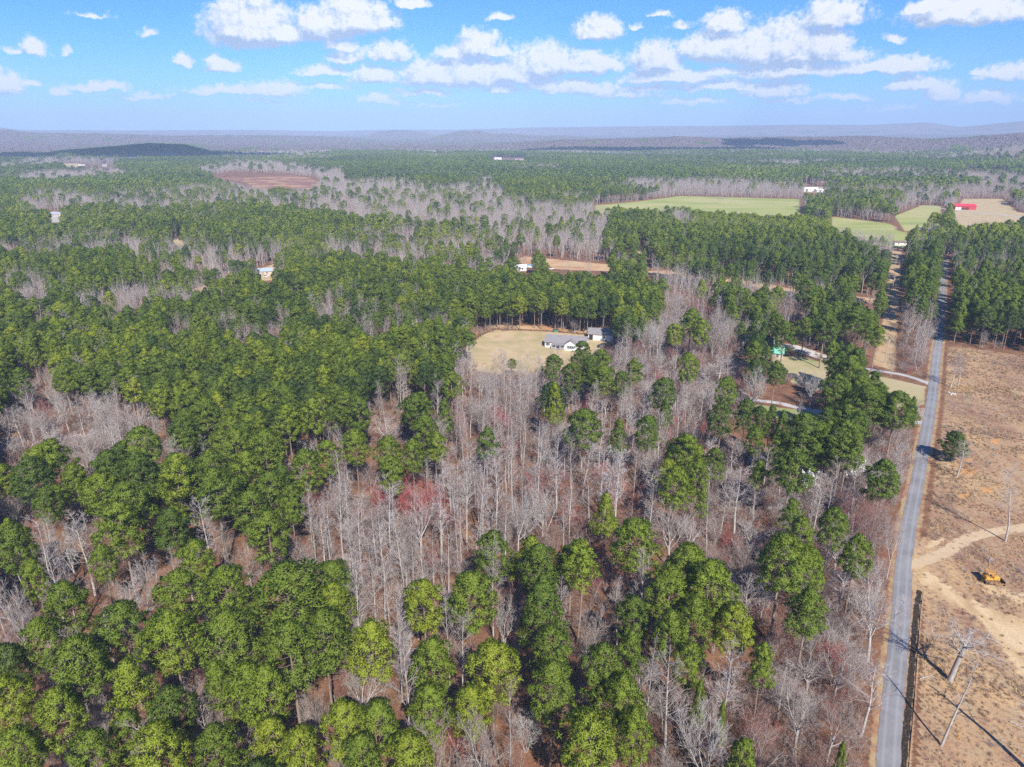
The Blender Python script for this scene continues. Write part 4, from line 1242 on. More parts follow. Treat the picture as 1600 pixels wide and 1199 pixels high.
OPEN_VIEW = [   # clearings, roofs and lanes the photo shows unhidden: nothing tall stands on their near side
    [(930, 320), (1060, 307), (1249, 311), (1245, 328), (1060, 320), (1000, 325)], [(1305, 341), (1384, 350), (1413, 359), (1410, 366), (1310, 349)], [(1405, 338), (1441, 324), (1462, 325), (1455, 339), (1414, 345)],
    [(1492, 334), (1505, 312), (1562, 312), (1600, 338), (1600, 345), (1495, 349)], [(330, 277), (368, 270), (439, 273), (483, 278), (498, 287), (485, 294), (405, 294)],
    [(726, 545), (773, 517), (851, 522), (856, 523), (917, 519), (965, 520), (962, 530), (895, 548), (885, 552), (850, 550), (790, 552), (745, 550)],
    [(840, 404), (955, 416), (955, 423), (860, 418)], [(1000, 426), (1040, 425), (1040, 431), (1010, 431)], [(1108, 436), (1160, 440), (1160, 443), (1112, 438)], [(1180, 443), (1225, 454), (1225, 457), (1190, 450)], [(1330, 463), (1377, 470), (1380, 475), (1330, 470)],
    [(405, 424), (432, 424), (428, 436), (405, 436)], [(1397, 384), (1409, 384), (1404, 440), (1400, 485), (1395, 565), (1366, 562), (1378, 525), (1388, 465), (1391, 421)],
    [(1190, 541), (1240, 541), (1292, 555), (1290, 564), (1280, 580), (1235, 575), (1222, 556), (1195, 556)], [(1370, 583), (1450, 602), (1444, 630), (1425, 615)], [(1110, 616), (1180, 626), (1290, 642), (1230, 655), (1180, 636)],
    [(1256, 294), (1288, 295), (1288, 301), (1256, 301)], [(1397, 376), (1422, 377), (1420, 384), (1397, 384)], [(806, 412), (832, 412), (832, 424), (806, 424)], [(72, 331), (98, 333), (94, 346), (78, 346)], [(270, 374), (288, 374), (288, 381), (270, 381)],
    [(100, 254), (180, 254), (180, 260), (100, 260)], [(1459, 528), (1466, 495), (1475, 495), (1476, 530), (1440, 660), (1425, 770), (1418, 700)], [(768, 245), (822, 245), (822, 251), (768, 251)]]


def hides_clearing(x, y, h, z=0.0):
    b = np.zeros(x.shape, bool)
    for f in (0.2, .3, .4, .5, .6, .7, .8, .9, 1.0):
        px, py, _ = proj(x, y, z + h * f)
        for poly in OPEN_VIEW:
            b |= in_poly(px, py, poly)
    return b


def jgrid(spacing, r0, r1, half=R(43)):
    n = int(2 * r1 / spacing)
    xs = (np.arange(-n // 2, n // 2) * spacing)
    lim = r1 * math.sin(half)
    xs = xs[np.abs(xs) < lim]
    ys = np.arange(0, r1, spacing)
    X, Y = np.meshgrid(xs, ys)
    X = X + (np.arange(len(ys)) % 2)[:, None] * spacing / 2
    X = (X + rng.uniform(-.36, .36, X.shape) * spacing).ravel(); Y = (Y + rng.uniform(-.36, .36, Y.shape) * spacing).ravel()
    r = np.hypot(X, Y); az = np.arctan2(X, Y)
    k = (r > r0) & (r < r1) & (np.abs(az) < half) & (Y > 48)
    return X[k], Y[k]


trees = []     # dicts of near trees
EX = []        # explicit (x, y, radius)


def add_tree(sp, kind, x, y, h, w, tint, explicit=False, z=0.0):
    px, py, d = proj(x, y, z + h * (0.72 if sp == 'pine' else 0.62))
    trees.append(dict(sp=sp, kind=kind, x=float(x), y=float(y), h=float(h), w=float(w), tint=float(tint), ex=explicit, px=float(px), py=float(py), d=float(d)))


KN = {'r': 'round', 'c': 'cone', 'o': 'open', 'p': 'poplar', 'm': 'maple'}
for (px, py, w, t, k) in PINES:
    h = 23.0
    x, y = at(px, py, h * 0.74)
    d = y * CP + (CAM_H - h * .74) * SP
    W = w * d / FOC
    h = float(np.clip(14 + W * 1.05, 9 if W < 5 else 17, 27)) * random.uniform(0.95, 1.05)
    x, y = at(px, py, h * 0.74)
    if blocked(np.array([x]), np.array([y]), -2.5)[0] and py > 600 and px > 1380: x -= 3
    add_tree('pine', KN[k], x, y, h, W * 0.95, t, True)
    EX.append((float(x), float(y), W * 0.5))
for (px, py, w, by, k, t) in BARES:
    kind = {'p': 'poplar', 'o': 'oak', 'm': 'maple'}[k]
    ref = {'poplar': 21.0, 'oak': 16.5, 'maple': 14.0}[kind]
    if by and (py < 800 or px > 1150):
        x, y = at(px, by, 0)
        d = float(y * CP + CAM_H * SP)
        # height so that the crown centre lands on py
        v = (py - 599.5) / FOC
        zc = CAM_H - float(y) * (SP + v * CP) / (CP - v * SP)
        h = float(np.clip(zc / 0.62, ref * 0.6, ref * 1.35))
    else:
        h = ref * (random.uniform(0.85, 1.1) if py < 800 else random.uniform(1.1, 1.35))
        x, y = at(px, py, h * 0.62)
        d = float(y * CP + (CAM_H - h * .6) * SP)
    W = w * d / FOC
    add_tree('bare', kind, x, y, h, W, t, True)
    EX.append((float(x), float(y), W * 0.42))
EXA = np.array(EX)


EXS = [(t['px'], t['py'], t['w'] * FOC / t['d'] / 2, t['d'], t['sp']) for t in trees]


def crowds(x, y, h, w):
    """random pines whose crowns would stand right in front of a surveyed crown"""
    px, py, d = proj(x, y, h * .72)
    r = w / 2 * FOC / d
    b = np.zeros(x.shape, bool)
    for ex, ey, er, ed, sp in EXS:
        f = .95 if sp == 'bare' else .62
        b |= (np.hypot(px - ex, py - ey) < (r + er) * f) & (d < ed + 6)
    return b


def near_explicit(x, y, f=0.8, add=2.0):
    b = np.zeros(x.shape, bool)
    for ex, ey, er in EX:
        b |= np.hypot(x - ex, y - ey) < er * f + add
    return b


NEAR_R = 1450.0
X, Y = jgrid(6.0, 60, NEAR_R)
px, py, d = proj(X, Y, 15.0)
ph, tg = hard_share(px, py, X, Y)
fg = (py > 800) & (tg == 0)
k = (rng.random(len(X)) > np.where(fg, 0.55, ph)) & ~blocked(X, Y, 1.2) & ~near_explicit(X, Y, .75, 1.6) & ~(fg & near_explicit(X, Y, 1.0, 2.4)) & ~crowds(X, Y, 21.0, 8.0)
tall = ~hides_clearing(X, Y, 21.0); young = ~hides_clearing(X, Y, 10.5)
k &= tall | (young & (py < 560))
X, Y, tg, px, py, d, tall = X[k], Y[k], tg[k], px[k], py[k], d[k], tall[k]
tn = np.clip(0.50 + 0.35 * (vnoise(X, Y, 60) - 0.5) + rng.normal(0, 0.22, len(X)), 0.03, 0.97)
tn = np.where(py < 480, tn * 0.95 + .04, tn)
tn = np.where(tg == 3, 0.72, tn)
tn = np.where((px > 1100) & (py > 380) & (py < 760), tn * 0.65, tn)
hh = 20.5 + 4.5 * (vnoise(X + 9, Y, 90) - 0.5) + rng.normal(0, 1.5, len(X))
ww = rng.uniform(6.8, 10.4, len(X)); hh = np.where(tg == 3, hh * 0.8, hh)
hh = np.where(tall, hh, rng.uniform(7.5, 10, len(X))); ww = np.where(tall, ww, rng.uniform(4, 5.5, len(X)))
inst_pine = [(X[i], Y[i], hh[i], ww[i], tn[i], 'cone' if rng.random() < (0.12 if py[i] > 520 else 0.3) else ('open' if rng.random() < .28 else 'round'), d[i]) for i in range(len(X))]

X, Y = jgrid(4.7, 60, NEAR_R)
px, py, d = proj(X, Y, 11.0)
ph, tg = hard_share(px, py, X, Y)
dens = np.where(tg == 2, 0.70, np.where(tg == 1, 0.70, np.where(py < 480, 0.8, 0.6)))
ph = np.where((py > 800) & (tg == 0), np.maximum(ph, .38), ph)
k = (rng.random(len(X)) < ph * dens) & ~blocked(X, Y, 0.8) & ~near_explicit(X, Y, .8, 0.8) & ~(hides_clearing(X, Y, 17.0) & (rng.random(len(X)) < .93))
phs = ph[k]
X, Y, tg, px, py, d = X[k], Y[k], tg[k], px[k], py[k], d[k]
tn = np.clip(0.32 + rng.normal(0, 0.15, len(X)), 0.0, 0.57)
rr_ = rng.random(len(X))
red = vnoise(X + 400, Y, 34) + 0.25 * vnoise(X, Y + 70, 12)
tn = np.where((red > 0.86) & (rr_ < 0.6), rng.uniform(0.6, 0.85, len(X)), tn)
tn = np.where((rr_ > 0.972) & (py > 420), 0.9, tn)
kr = rng.random(len(X))
kinds = np.where(kr < np.where(tg == 1, .66, np.where(tg == 2, .25, .40)), 0, np.where(kr < np.where(tg == 1, .78, .62), 1, 2))
kinds = np.where(tn > 0.58, 2, kinds)
hh = np.where(kinds == 0, rng.uniform(15, 22, len(X)), np.where(kinds == 1, rng.uniform(12, 17, len(X)), rng.uniform(8, 14, len(X))))
hh = np.where(tg == 2, hh * 0.82, hh); hh = np.where(py < 480, hh * 1.15, hh)
hh = np.where(((phs < .36) | (py < 540)) & (kinds < 2), rng.uniform(18, 23, len(X)), hh)
ww = np.where(kinds == 0, rng.uniform(3.6, 6, len(X)), np.where(kinds == 1, rng.uniform(8, 12, len(X)), rng.uniform(5, 8, len(X))))
inst_bare = [(X[i], Y[i], hh[i], ww[i], tn[i], ('poplar', 'oak', 'maple')[kinds[i]], d[i]) for i in range(len(X))]


# individuals: the nearest in view; the rest become the forest masses
def in_view(x, y, h):
    p_, q_, d_ = proj(x, y, h * 0.85)
    return (p_ > -25) & (p_ < 1625) & (q_ < 1205) & (d_ > 40)


N_PINE, N_BARE = 298, 296
pine_ind = [t for t in trees if t['sp'] == 'pine']
bare_ind = [t for t in trees if t['sp'] == 'bare']


def pick(lst, n, sp, far):
    """nearest, largest-looking members until n individuals stand"""
    lst = sorted(lst, key=lambda t: t[6] / (t[3] * 0.5 + t[2] * 0.12))
    got, rest = [], []
    for t in lst:
        if len(got) < n and in_view(t[0], t[1], t[2]):
            got.append(t)
        else:
            rest.append(t)
    return got, rest


g1, rest_pine = pick(inst_pine, N_PINE - len(pine_ind), 'pine', 0)
for t in g1: add_tree('pine', t[5], t[0], t[1], t[2], t[3], t[4])
g2, rest_bare = pick(inst_bare, N_BARE - len(bare_ind), 'bare', 0)
for t in g2: add_tree('bare', t[5], t[0], t[1], t[2], t[3], t[4])

# meshes
PINE_M = {k: [pine_meshes(100 * j + s, k) for s in range(n)] for j, (k, n) in enumerate((('round', 5), ('cone', 3), ('open', 3)))}
BARE_REF = {}
BARE_M = {}
for j, (k, n) in enumerate((('poplar', 5), ('oak', 4), ('maple', 4))):
    BARE_M[k] = [bare_meshes(900 + 100 * j + s, k) for s in range(n)]


def mesh_size(*ms):
    v = []
    for m in ms:
        a = np.zeros(len(m.vertices) * 3, np.float32); m.vertices.foreach_get('co', a); v.append(a.reshape(-1, 3))
    v = np.concatenate(v)
    return float(np.percentile(np.abs(v[:, :2]), 98) * 2), float(v[:, 2].max())


BARE_S = {k: [mesh_size(*m) for m in ms] for k, ms in BARE_M.items()}


def hue_word(t):
    return 'dark green' if t < .33 else 'mid green' if t < .52 else 'light green' if t < .7 else 'bright yellow green'


def twig_word(t, kind):
    shape = {'poplar': 'slender', 'oak': 'spreading', 'maple': 'bushy'}[kind]
    c = 'white limbed' if t < .12 else 'pale grey' if t < .33 else 'brownish grey' if t < .58 else 'reddish brown twigged' if t < .84 else 'red budded'
    return c + ' ' + shape


ROWS = [(1120, 'along bottom edge'), (1020, 'just above bottom row'), (920, 'in lower forest'), (820, 'level with bulldozer'),
        (740, 'level with dirt track'), (670, 'level with roadside evergreen'), (600, 'below gravel lane'), (0, 'level with white house')]
COLS = [(160, 'at far left'), (330, 'left'), (500, 'left of centre'), (660, 'just left of centre'), (820, 'at centre'), (980, 'just right of centre'), (1130, 'right of centre'), (1270, 'at right'), (9999, 'nearest the road')]
ORD = ['', 'second from left', 'third from left', 'fourth from left', 'fifth from left', 'sixth from left', 'seventh from left', 'eighth from left', 'ninth from left', 'tenth from left', 'eleventh from left', 'twelfth from left', 'thirteenth from left', 'fourteenth from left']
cells = {}
for t in trees:
    row = next(n for lim, n in ROWS if t['py'] >= lim)
    colm = next(n for lim, n in COLS if t['px'] < lim)
    if t['sp'] == 'pine':
        look = hue_word(t['tint']) + ({'cone': ' pointed pine', 'round': ' round pine', 'open': ' open crowned pine'}[t['kind']])
    else:
        look = twig_word(t['tint'], t['kind']) + ' bare tree'
    t['look'], t['row'], t['col'] = look, row, colm
    cells.setdefault((look, row, colm), []).append(t)
for (look, row, colm), lst in cells.items():
    lst.sort(key=lambda t: t['px'])
    for i, t in enumerate(lst):
        if len(lst) == 1:
            t['label'] = '%s %s, %s' % (look, row, colm)
        elif i == 0:
            t['label'] = 'leftmost %s %s, %s' % (look, row, colm)
        elif i == len(lst) - 1:
            t['label'] = 'rightmost %s %s, %s' % (look, row, colm)
        else:
            t['label'] = '%s, %s %s, %s' % (look, ORD[min(i, 13)], row, colm)

for t in trees:
    rz = random.uniform(0, 6.28)
    if t['sp'] == 'pine':
        ms = random.choice(PINE_M[t['kind']])
        s = (t['w'] / 9.0, t['w'] / 9.0, t['h'] / 24.0)
        o = empty('pine_tree', (t['x'], t['y'], 0), rz, t['label'], 'pine tree', 'pine trees of the near forest')
    else:
        q = random.randrange(len(BARE_M[t['kind']]))
        ms = BARE_M[t['kind']][q]
        w0, h0 = BARE_S[t['kind']][q]
        s = (t['w'] / w0, t['w'] / w0, t['h'] / h0)
        o = empty('bare_tree', (t['x'], t['y'], 0), rz, t['label'], 'bare tree', 'leafless trees of the near forest')
    o.scale = s
    for nm, me in zip(('trunk', 'crown'), ms):
        c = link(nm, me, None, o)
        c['tint'] = t['tint']

# forest masses
lod_pine = []
for k, n in (('round', 4), ('cone', 3), ('open', 2)):
    for s in range(n):
        lod_pine.append((k, joined('pine', *pine_parts(400 + s * 7 + len(k), k, 0), M_PBARK, M_NEEDLE)))
for k, n in (('round', 3), ('cone', 3)):
    for s in range(n):
        lod_pine.append((k + '1', joined('pine', *pine_parts(500 + s * 7 + len(k), k, 1), M_PBARK, M_NEEDLE)))
for k, n in (('round', 3), ('cone', 2)):
    for s in range(n):
        lod_pine.append((k + '2', joined('pine', *pine_parts(600 + s * 7 + len(k), k, 2), M_PBARK, M_NEEDLE)))
pidx = {}
for i, (k, m) in enumerate(lod_pine): pidx.setdefault(k, []).append(i)


def far_trees(r0, r1, spacing, kind):
    X, Y = jgrid(spacing, r0, r1)
    Z = height(X, Y)
    px, py, d = proj(X, Y, Z + 13.0)
    ph, tg = hard_share(px, py, X, Y)
    rnd = rng.random(len(X))
    gap = vnoise(X + 5, Y, 55) * .6 + vnoise(X, Y + 9, 24) * .4 < .33
    k = ((rnd > ph) & ~gap if kind == 'pine' else (rnd < np.where(gap, np.maximum(ph, .5), ph) * 0.9)) & ~blocked(X, Y, 3.0) & ~hides_clearing(X, Y, 19.0, Z)
    return X[k], Y[k], Z[k], d[k]


loc, rot, scl, idx, tint = [], [], [], [], []
for (x, y, h, w, t, k, d) in rest_pine:
    kk = k if d < 620 else ('round1' if k != 'cone' else 'cone1')
    loc.append((x, y, 0)); rot.append((0, 0, rng.uniform(0, 6.28))); scl.append((w / 9, w / 9, h / 24)); idx.append(pidx[kk][rng.integers(len(pidx[kk]))]); tint.append(t)
FX, FY, FZ, FD = far_trees(NEAR_R, 3700, 8.3, 'pine')
for i in range(len(FX)):
    kk = 'round2' if rng.random() < .8 else 'cone2'
    w = rng.uniform(7.5, 12); h = rng.uniform(16, 22)
    loc.append((FX[i], FY[i], FZ[i])); rot.append((0, 0, rng.uniform(0, 6.28))); scl.append((w / 9, w / 9, h / 24)); idx.append(pidx[kk][rng.integers(len(pidx[kk]))]); tint.append(np.clip(rng.normal(0.40, .13) + .5 * (vnoise(FX[i], FY[i], 260) - .5), .05, .9))
n_p = len(loc)
scatter('pine_forest', 'dense green pine forest filling the land beyond the nearest trees', loc, rot, scl, idx, tint, [m for _, m in lod_pine])

lod_bare = []
for k, n in (('poplar', 4), ('oak', 4), ('maple', 3)):
    for s in range(n): lod_bare.append((k, bare_joined(1300 + s * 11 + len(k), k, 0)))
    for s in range(3): lod_bare.append((k + '1', bare_joined(1500 + s * 11 + len(k), k, 1)))
bidx = {}
for i, (k, m) in enumerate(lod_bare): bidx.setdefault(k, []).append(i)
bsz = [mesh_size(m) for _, m in lod_bare]
loc, rot, scl, idx, tint = [], [], [], [], []
for (x, y, h, w, t, k, d) in rest_bare:
    kk = k if d < 420 else k + '1'
    q = bidx[kk][rng.integers(len(bidx[kk]))]
    w0, h0 = bsz[q]
    loc.append((x, y, 0)); rot.append((0, 0, rng.uniform(0, 6.28))); scl.append((w / w0, w / w0, h / h0)); idx.append(q); tint.append(t)
FX, FY, FZ, FD = far_trees(NEAR_R, 3700, 8.8, 'bare')
for i in range(len(FX)):
    kk = ('poplar1', 'oak1', 'maple1')[rng.choice(3, p=(.3, .4, .3))]
    q = bidx[kk][rng.integers(len(bidx[kk]))]
    w0, h0 = bsz[q]
    w = rng.uniform(7, 11); h = rng.uniform(15, 22)
    loc.append((FX[i], FY[i], FZ[i])); rot.append((0, 0, rng.uniform(0, 6.28))); scl.append((w / w0, w / w0, h / h0)); idx.append(q); tint.append(np.clip(rng.normal(0.35, .12), .05, .7))
n_b = len(loc)
scatter('bare_forest', 'mass of grey leafless hardwood trees beyond the nearest trees', loc, rot, scl, idx, tint, [m for _, m in lod_bare])

# distant woods: pieces of canopy
def canopy(seed, kind):
    g = np.random.default_rng(seed)
    V = []; NR = []
    for k in range(46):
        cx, cy = g.uniform(-30, 30, 2); h = g.uniform(13, 20) if kind == 'pine' else g.uniform(10, 16); w = g.uniform(3.2, 5.2)
        nb = 16
        dd = g.normal(0, 1, (nb, 3)); dd[:, 2] = np.abs(dd[:, 2]) + 0.1; dd /= np.linalg.norm(dd, axis=1, keepdims=True)
        c = np.array([cx, cy, h * 0.62]) + dd * np.array([w, w, h * 0.38])
        a = np.cross(dd, g.normal(0, 1, (nb, 3))); a /= np.linalg.norm(a, axis=1, keepdims=True)
        b = np.cross(dd, a)
        s = 2.1
        V.append(np.stack([c - a * s - b * s * .6, c + a * s - b * s * .6, c + b * s], 1).reshape(-1, 3))
        NR.append(np.repeat(dd[:, None, :] * .8 + np.array([0, 0, .3]), 3, 1).reshape(-1, 3))
    V = np.concatenate(V); NR = np.concatenate(NR); NR /= np.linalg.norm(NR, axis=1, keepdims=True)
    me = np_mesh('canopy', V, tris=outward(V, NR), normals=NR)
    me.materials.append(M_NEEDLE if kind == 'pine' else M_FARWOOD)
    return me


M_FARWOOD = simple_mat('bare_wood_canopy', (0.225, 0.165, 0.150), 0.9, var=0.2, scale=0.15)
can = [canopy(s, 'pine') for s in range(4)] + [canopy(20 + s, 'bare') for s in range(4)]
X, Y = jgrid(47.0, 3650, 9800)
Z = height(X, Y)
px, py, d = proj(X, Y, Z + 12)
ph, tg = hard_share(px, py, X, Y)
pine = rng.random(len(X)) > np.clip((ph - .5) * 2.0 + .62, .04, .985)
e_ = 25.0
gx = (height(X + e_, Y) - height(X - e_, Y)) / (2 * e_); gy = (height(X, Y + e_) - height(X, Y - e_)) / (2 * e_)
rot = [Vector((-a, -b, 1)).normalized().to_track_quat('Z', 'Y').to_euler() for a, b in zip(gx, gy)]
rot = [(e.x, e.y, e.z) for e in rot]
scatter('distant_woods', 'hazy purple grey and green woods covering the far hills', np.stack([X, Y, Z], -1), rot, np.stack([np.ones(len(X))] * 3, -1) * rng.uniform(.9, 1.15, (len(X), 1)),
        np.where(pine, rng.integers(0, 4, len(X)), rng.integers(4, 8, len(X))), np.clip(rng.normal(.45, .08, len(X)), .1, .7), can)

# undergrowth in the hardwoods and along the road
brush = []
for s in range(5):
    lv, lq, tv, tq = bare_parts(2000 + s, 'brush')
    me = np_mesh('brush', tv, quads=tq); me.materials.append(M_TWIG); brush.append(me)
X, Y = jgrid(2.5, 70, 430)
px, py, d = proj(X, Y, 4.0)
ph, tg = hard_share(px, py, X, Y)
k = (rng.random(len(X)) < np.where(tg == 2, .97, np.where(tg == 1, .75, .6))) & ~blocked(X, Y, 0.2) & ((vnoise(X, Y, 14) > .38) | (tg == 2))
X, Y, tg = X[k], Y[k], tg[k]
s = rng.uniform(.6, 1.5, len(X)) * np.where(tg == 2, 1.15, 1.0)
scatter('undergrowth', 'reddish brown leafless brush covering the forest floor', np.stack([X, Y, np.zeros(len(X))], -1), np.stack([np.zeros(len(X)), np.zeros(len(X)), rng.uniform(0, 6.28, len(X))], -1),
        np.stack([s, s, s], -1), rng.integers(0, 5, len(X)), np.clip(rng.normal(.52, .15, len(X)), .15, .84), brush)


# dead grass tufts and litter of the cleared field
def tuft(seed, n=46, h=0.9):
    g = np.random.default_rng(seed)
    V = []
    for k in range(n):
        p = g.normal(0, .28, 3) * np.array([1, 1, 0]); az = g.uniform(0, 6.28); ln = h * g.uniform(.5, 1.1)
        tip = p + np.array([math.cos(az) * ln * .6, math.sin(az) * ln * .6, ln * .8])
        sd = np.array([-math.sin(az), math.cos(az), 0]) * .05
        V += [p - sd, p + sd, tip]
    V = np.array(V); nr = V * np.array([.8, .8, 0]) + np.array([0, 0, 1.0])
    me = np_mesh('tuft', V, tris=outward(V, nr), normals=nr / np.linalg.norm(nr, axis=1, keepdims=True))
    me.materials.append(M_STRAW)
    return me


m, nt, out = new_mat('dead_grass')
col = nt.ramp(tint_node(nt), [(0, (0.20, 0.12, 0.085)), (.35, (0.32, 0.20, 0.125)), (.65, (0.44, 0.31, 0.18)), (.85, (0.50, 0.36, 0.20)), (1, (0.52, 0.29, 0.11))])
finish(nt, out, col)
M_STRAW = m
tufts = [tuft(s) for s in range(5)]
X, Y = jgrid(0.95, 70, 420)
fp = [p for p in FIELD]
k = in_poly(X, Y, fp) & (seg_dist(X, Y, road_line, False) > 4.6)
X, Y = X[k], Y[k]
px, py, d = proj(X, Y, 0)
dn = vnoise(X * 1.0 + .5 * Y, Y, 7) * .6 + vnoise(X, Y, 2.5) * .4
sandy = in_poly(px, py, [(1430, 880), (1438, 850), (1485, 835), (1600, 818), (1620, 835), (1520, 850), (1490, 872), (1520, 930), (1600, 960), (1660, 1000), (1600, 1060), (1520, 965), (1436, 915)])
k = (rng.random(len(X)) < np.where(sandy, .22 * dn, np.clip((dn - .28) * 2.4, .05, .95))) & (px < 1720)
X, Y = X[k], Y[k]
s = rng.uniform(.3, .95, len(X)) * (0.6 + .7 * vnoise(X, Y, 11))
scatter('dead_grass', 'tufts of tan and rusty dead grass over the cleared field', np.stack([X, Y, np.full(len(X), .02)], -1), np.stack([np.zeros(len(X)), np.zeros(len(X)), rng.uniform(0, 6.28, len(X))], -1),
        np.stack([s, s, s * .9], -1), rng.integers(0, 5, len(X)), np.clip(.25 + .6 * vnoise(X + 30, Y, 9) + rng.normal(0, .16, len(X)), 0, 1), tufts)


X, Y = jgrid(2.9, 70, 420)
k = in_poly(X, Y, FIELD) & (seg_dist(X, Y, road_line, False) > 5.5)
X, Y = X[k], Y[k]
px, py, d = proj(X, Y, 0)
k = (rng.random(len(X)) < np.clip((vnoise(X + 11, Y + 7, 13) - .25) * 2.2, .06, .95)) & (px < 1720) & ~in_poly(px, py, [(1430, 880), (1438, 850), (1485, 835), (1600, 818), (1620, 835), (1520, 850), (1490, 872), (1520, 930), (1600, 960), (1660, 1000), (1600, 1060), (1520, 965), (1436, 915)])
X, Y = X[k], Y[k]
s = rng.uniform(.4, 1.0, len(X))
scatter('slash_debris', 'low brown slash and brush littering the cleared field', np.stack([X, Y, np.full(len(X), .02)], -1), np.stack([rng.normal(0, .25, len(X)), rng.normal(0, .25, len(X)), rng.uniform(0, 6.28, len(X))], -1),
        np.stack([s, s, s * .32], -1), rng.integers(0, 5, len(X)), np.clip(rng.normal(.50, .13, len(X)), .1, .72), brush)


# ------------------------------------------------------------------ clouds overhead, above the top of the picture: their shade falls on the far ridges
M_CLOUD = simple_mat('cloud_white', (.85, .86, .88), 1.0, var=.02)
for (px_, py_, lx, ly, seed) in [(170, 3250, 560, 190, 1), (1215, 4000, 170, 150, 2), (1010, 3600, 420, 70, 3)]:
    _az = elev(px_, 235)[1]; x, y = py_ * math.sin(_az), py_ * math.cos(_az)
    hc = 1250.0
    q = (hc - 20) / math.tan(SUN_EL)
    g = random.Random(seed)
    bm = bmesh.new()
    for kk in range(16):
        mm = Matrix.Translation((g.gauss(0, .5) * lx, g.gauss(0, .5) * ly, g.uniform(0, 60))) @ Matrix.Diagonal((g.uniform(.35, .6) * lx, g.uniform(.5, .8) * ly, g.uniform(50, 110), 1))
        bmesh.ops.create_icosphere(bm, subdivisions=2, radius=1.0, matrix=mm)
    me = bpy.data.meshes.new('cloud'); bm.to_mesh(me); bm.free()
    o = link('cloud', me, M_CLOUD)
    o.location = (float(x) + math.sin(SUN_AZ) * q, float(y) + math.cos(SUN_AZ) * q, hc)
    tag(o, 'white cumulus cloud overhead shading the far hills', kind='structure')

# ------------------------------------------------------------------ roadside and field trees
def special_bare(name, kind, seed, px, by, h, w, rz, tint, label, cat, group=None):
    ms = bare_meshes(seed, kind)
    w0, h0 = mesh_size(*ms)
    x, y = at(px, by)
    o = empty(name, (float(x), float(y), 0), rz, label, cat, group)
    o.scale = (w / w0, w / w0, h / h0)
    for nm, me in zip(('trunk', 'crown'), ms):
        c = link(nm, me, None, o); c['tint'] = tint
    return o


special_bare('dead_tree', 'snag', 3001, 1484, 1064, 15.5, 12.0, 0.3, .18, 'thick grey dead tree with broken charred crown beside the ditch', 'dead tree')
special_bare('dead_tree', 'spar', 3002, 1471, 1166, 18.0, 8.0, 0.1, .08, 'thin leaning pale dead stem in the field at bottom right', 'dead tree')
special_bare('dead_tree', 'spar', 3005, 1612, 1210, 17.0, 10.0, 1.1, .08, 'pale dead tree at the right edge bottom corner, mostly out of frame', 'dead tree')
special_bare('bare_tree', 'poplar', 3003, 1571, 846, 23.0, 9.0, 1.2, .1, 'tall pale lone bare tree standing beside the dirt track in the field', 'bare tree')
special_bare('bare_tree', 'poplar', 3004, 1495, 745, 13.5, 6.0, 2.2, .3, 'small leaning bare tree in front of the round roadside tree', 'bare tree')
special_bare('bare_tree', 'poplar', 3006, 1485, 606, 15, 6.5, .2, .3, 'bare tree on the field corner near the road, left of a pair', 'bare tree')
special_bare('bare_tree', 'poplar', 3007, 1497, 604, 16, 6.5, 1.9, .35, 'bare tree on the field corner near the road, right of a pair', 'bare tree')
special_bare('bare_tree', 'maple', 3008, 1480, 800, 5, 2.2, 1.0, .5, 'sapling standing alone in the field between road and dirt track', 'bare tree')

x, y = at(1486, 722)
cm = pine_meshes(777, 'low')
o = empty('evergreen_tree', (float(x), float(y), 0), .5, 'round dark evergreen tree alone at the roadside field edge', 'evergreen tree')
o.scale = (9.2 / 9, 9.2 / 9, 11.2 / 24)
for nm, me in zip(('trunk', 'crown'), cm):
    c = link(nm, me, None, o); c['tint'] = .15


def blossom_tree(px, py, w, h, label, seed):
    lv, lq, tv, tq = bare_parts(seed, 'maple', 1)
    me = np_mesh('blossom_trunk', np.concatenate([lv, tv]), quads=np.concatenate([lq, tq + len(lv)])); me.materials.append(M_BARK)
    w0, h0 = mesh_size(me)
    g = np.random.default_rng(seed)
    n = 2600
    c = tv[g.integers(len(tv), size=n)]
    d = g.normal(0, 1, (n, 3)); a = np.cross(d, g.normal(0, 1, (n, 3))); a /= np.linalg.norm(a, axis=1, keepdims=True); b = np.cross(d, a); b /= np.linalg.norm(b, axis=1, keepdims=True)
    s = .26
    v = np.stack([c - a * s, c + a * s, c + b * s * 1.6], 1).reshape(-1, 3)
    cr = np_mesh('blossom_crown', v, tris=np.arange(len(v)).reshape(-1, 3)); cr.materials.append(M_PETAL)
    x, y = at(px, py, h * .65)
    o = empty('blossoming_tree', (float(x), float(y), 0), seed, label, 'blossoming tree', 'white blossoming trees')
    o.scale = (w / w0, w / w0, h / h0)
    link('trunk', me, None, o); link('crown', cr, None, o)


blossom_tree(1335, 733, 5.5, 11, 'dense white blossoming tree beside the dark pine near the road', 41)
blossom_tree(1264, 748, 5.5, 10, 'thin white blossoming tree among bare stems left of the denser one', 42)
special_bare('bare_tree', 'maple', 3010, 1436, 668, 9, 7.5, .7, .0, 'whitish bushy bare tree overhanging the road edge below the lawn', 'bare tree')
special_bare('bare_tree', 'oak', 3011, 1124, 318, 13, 15, .7, .3, 'lone bare tree standing in the long green meadow', 'bare tree')
blossom_tree(1183, 712, 3.5, 9, 'faint white blossoming tree tucked between dark pines', 44)
blossom_tree(215, 372, 12, 12, 'pale blossoming tree far back in the forest at left', 45)

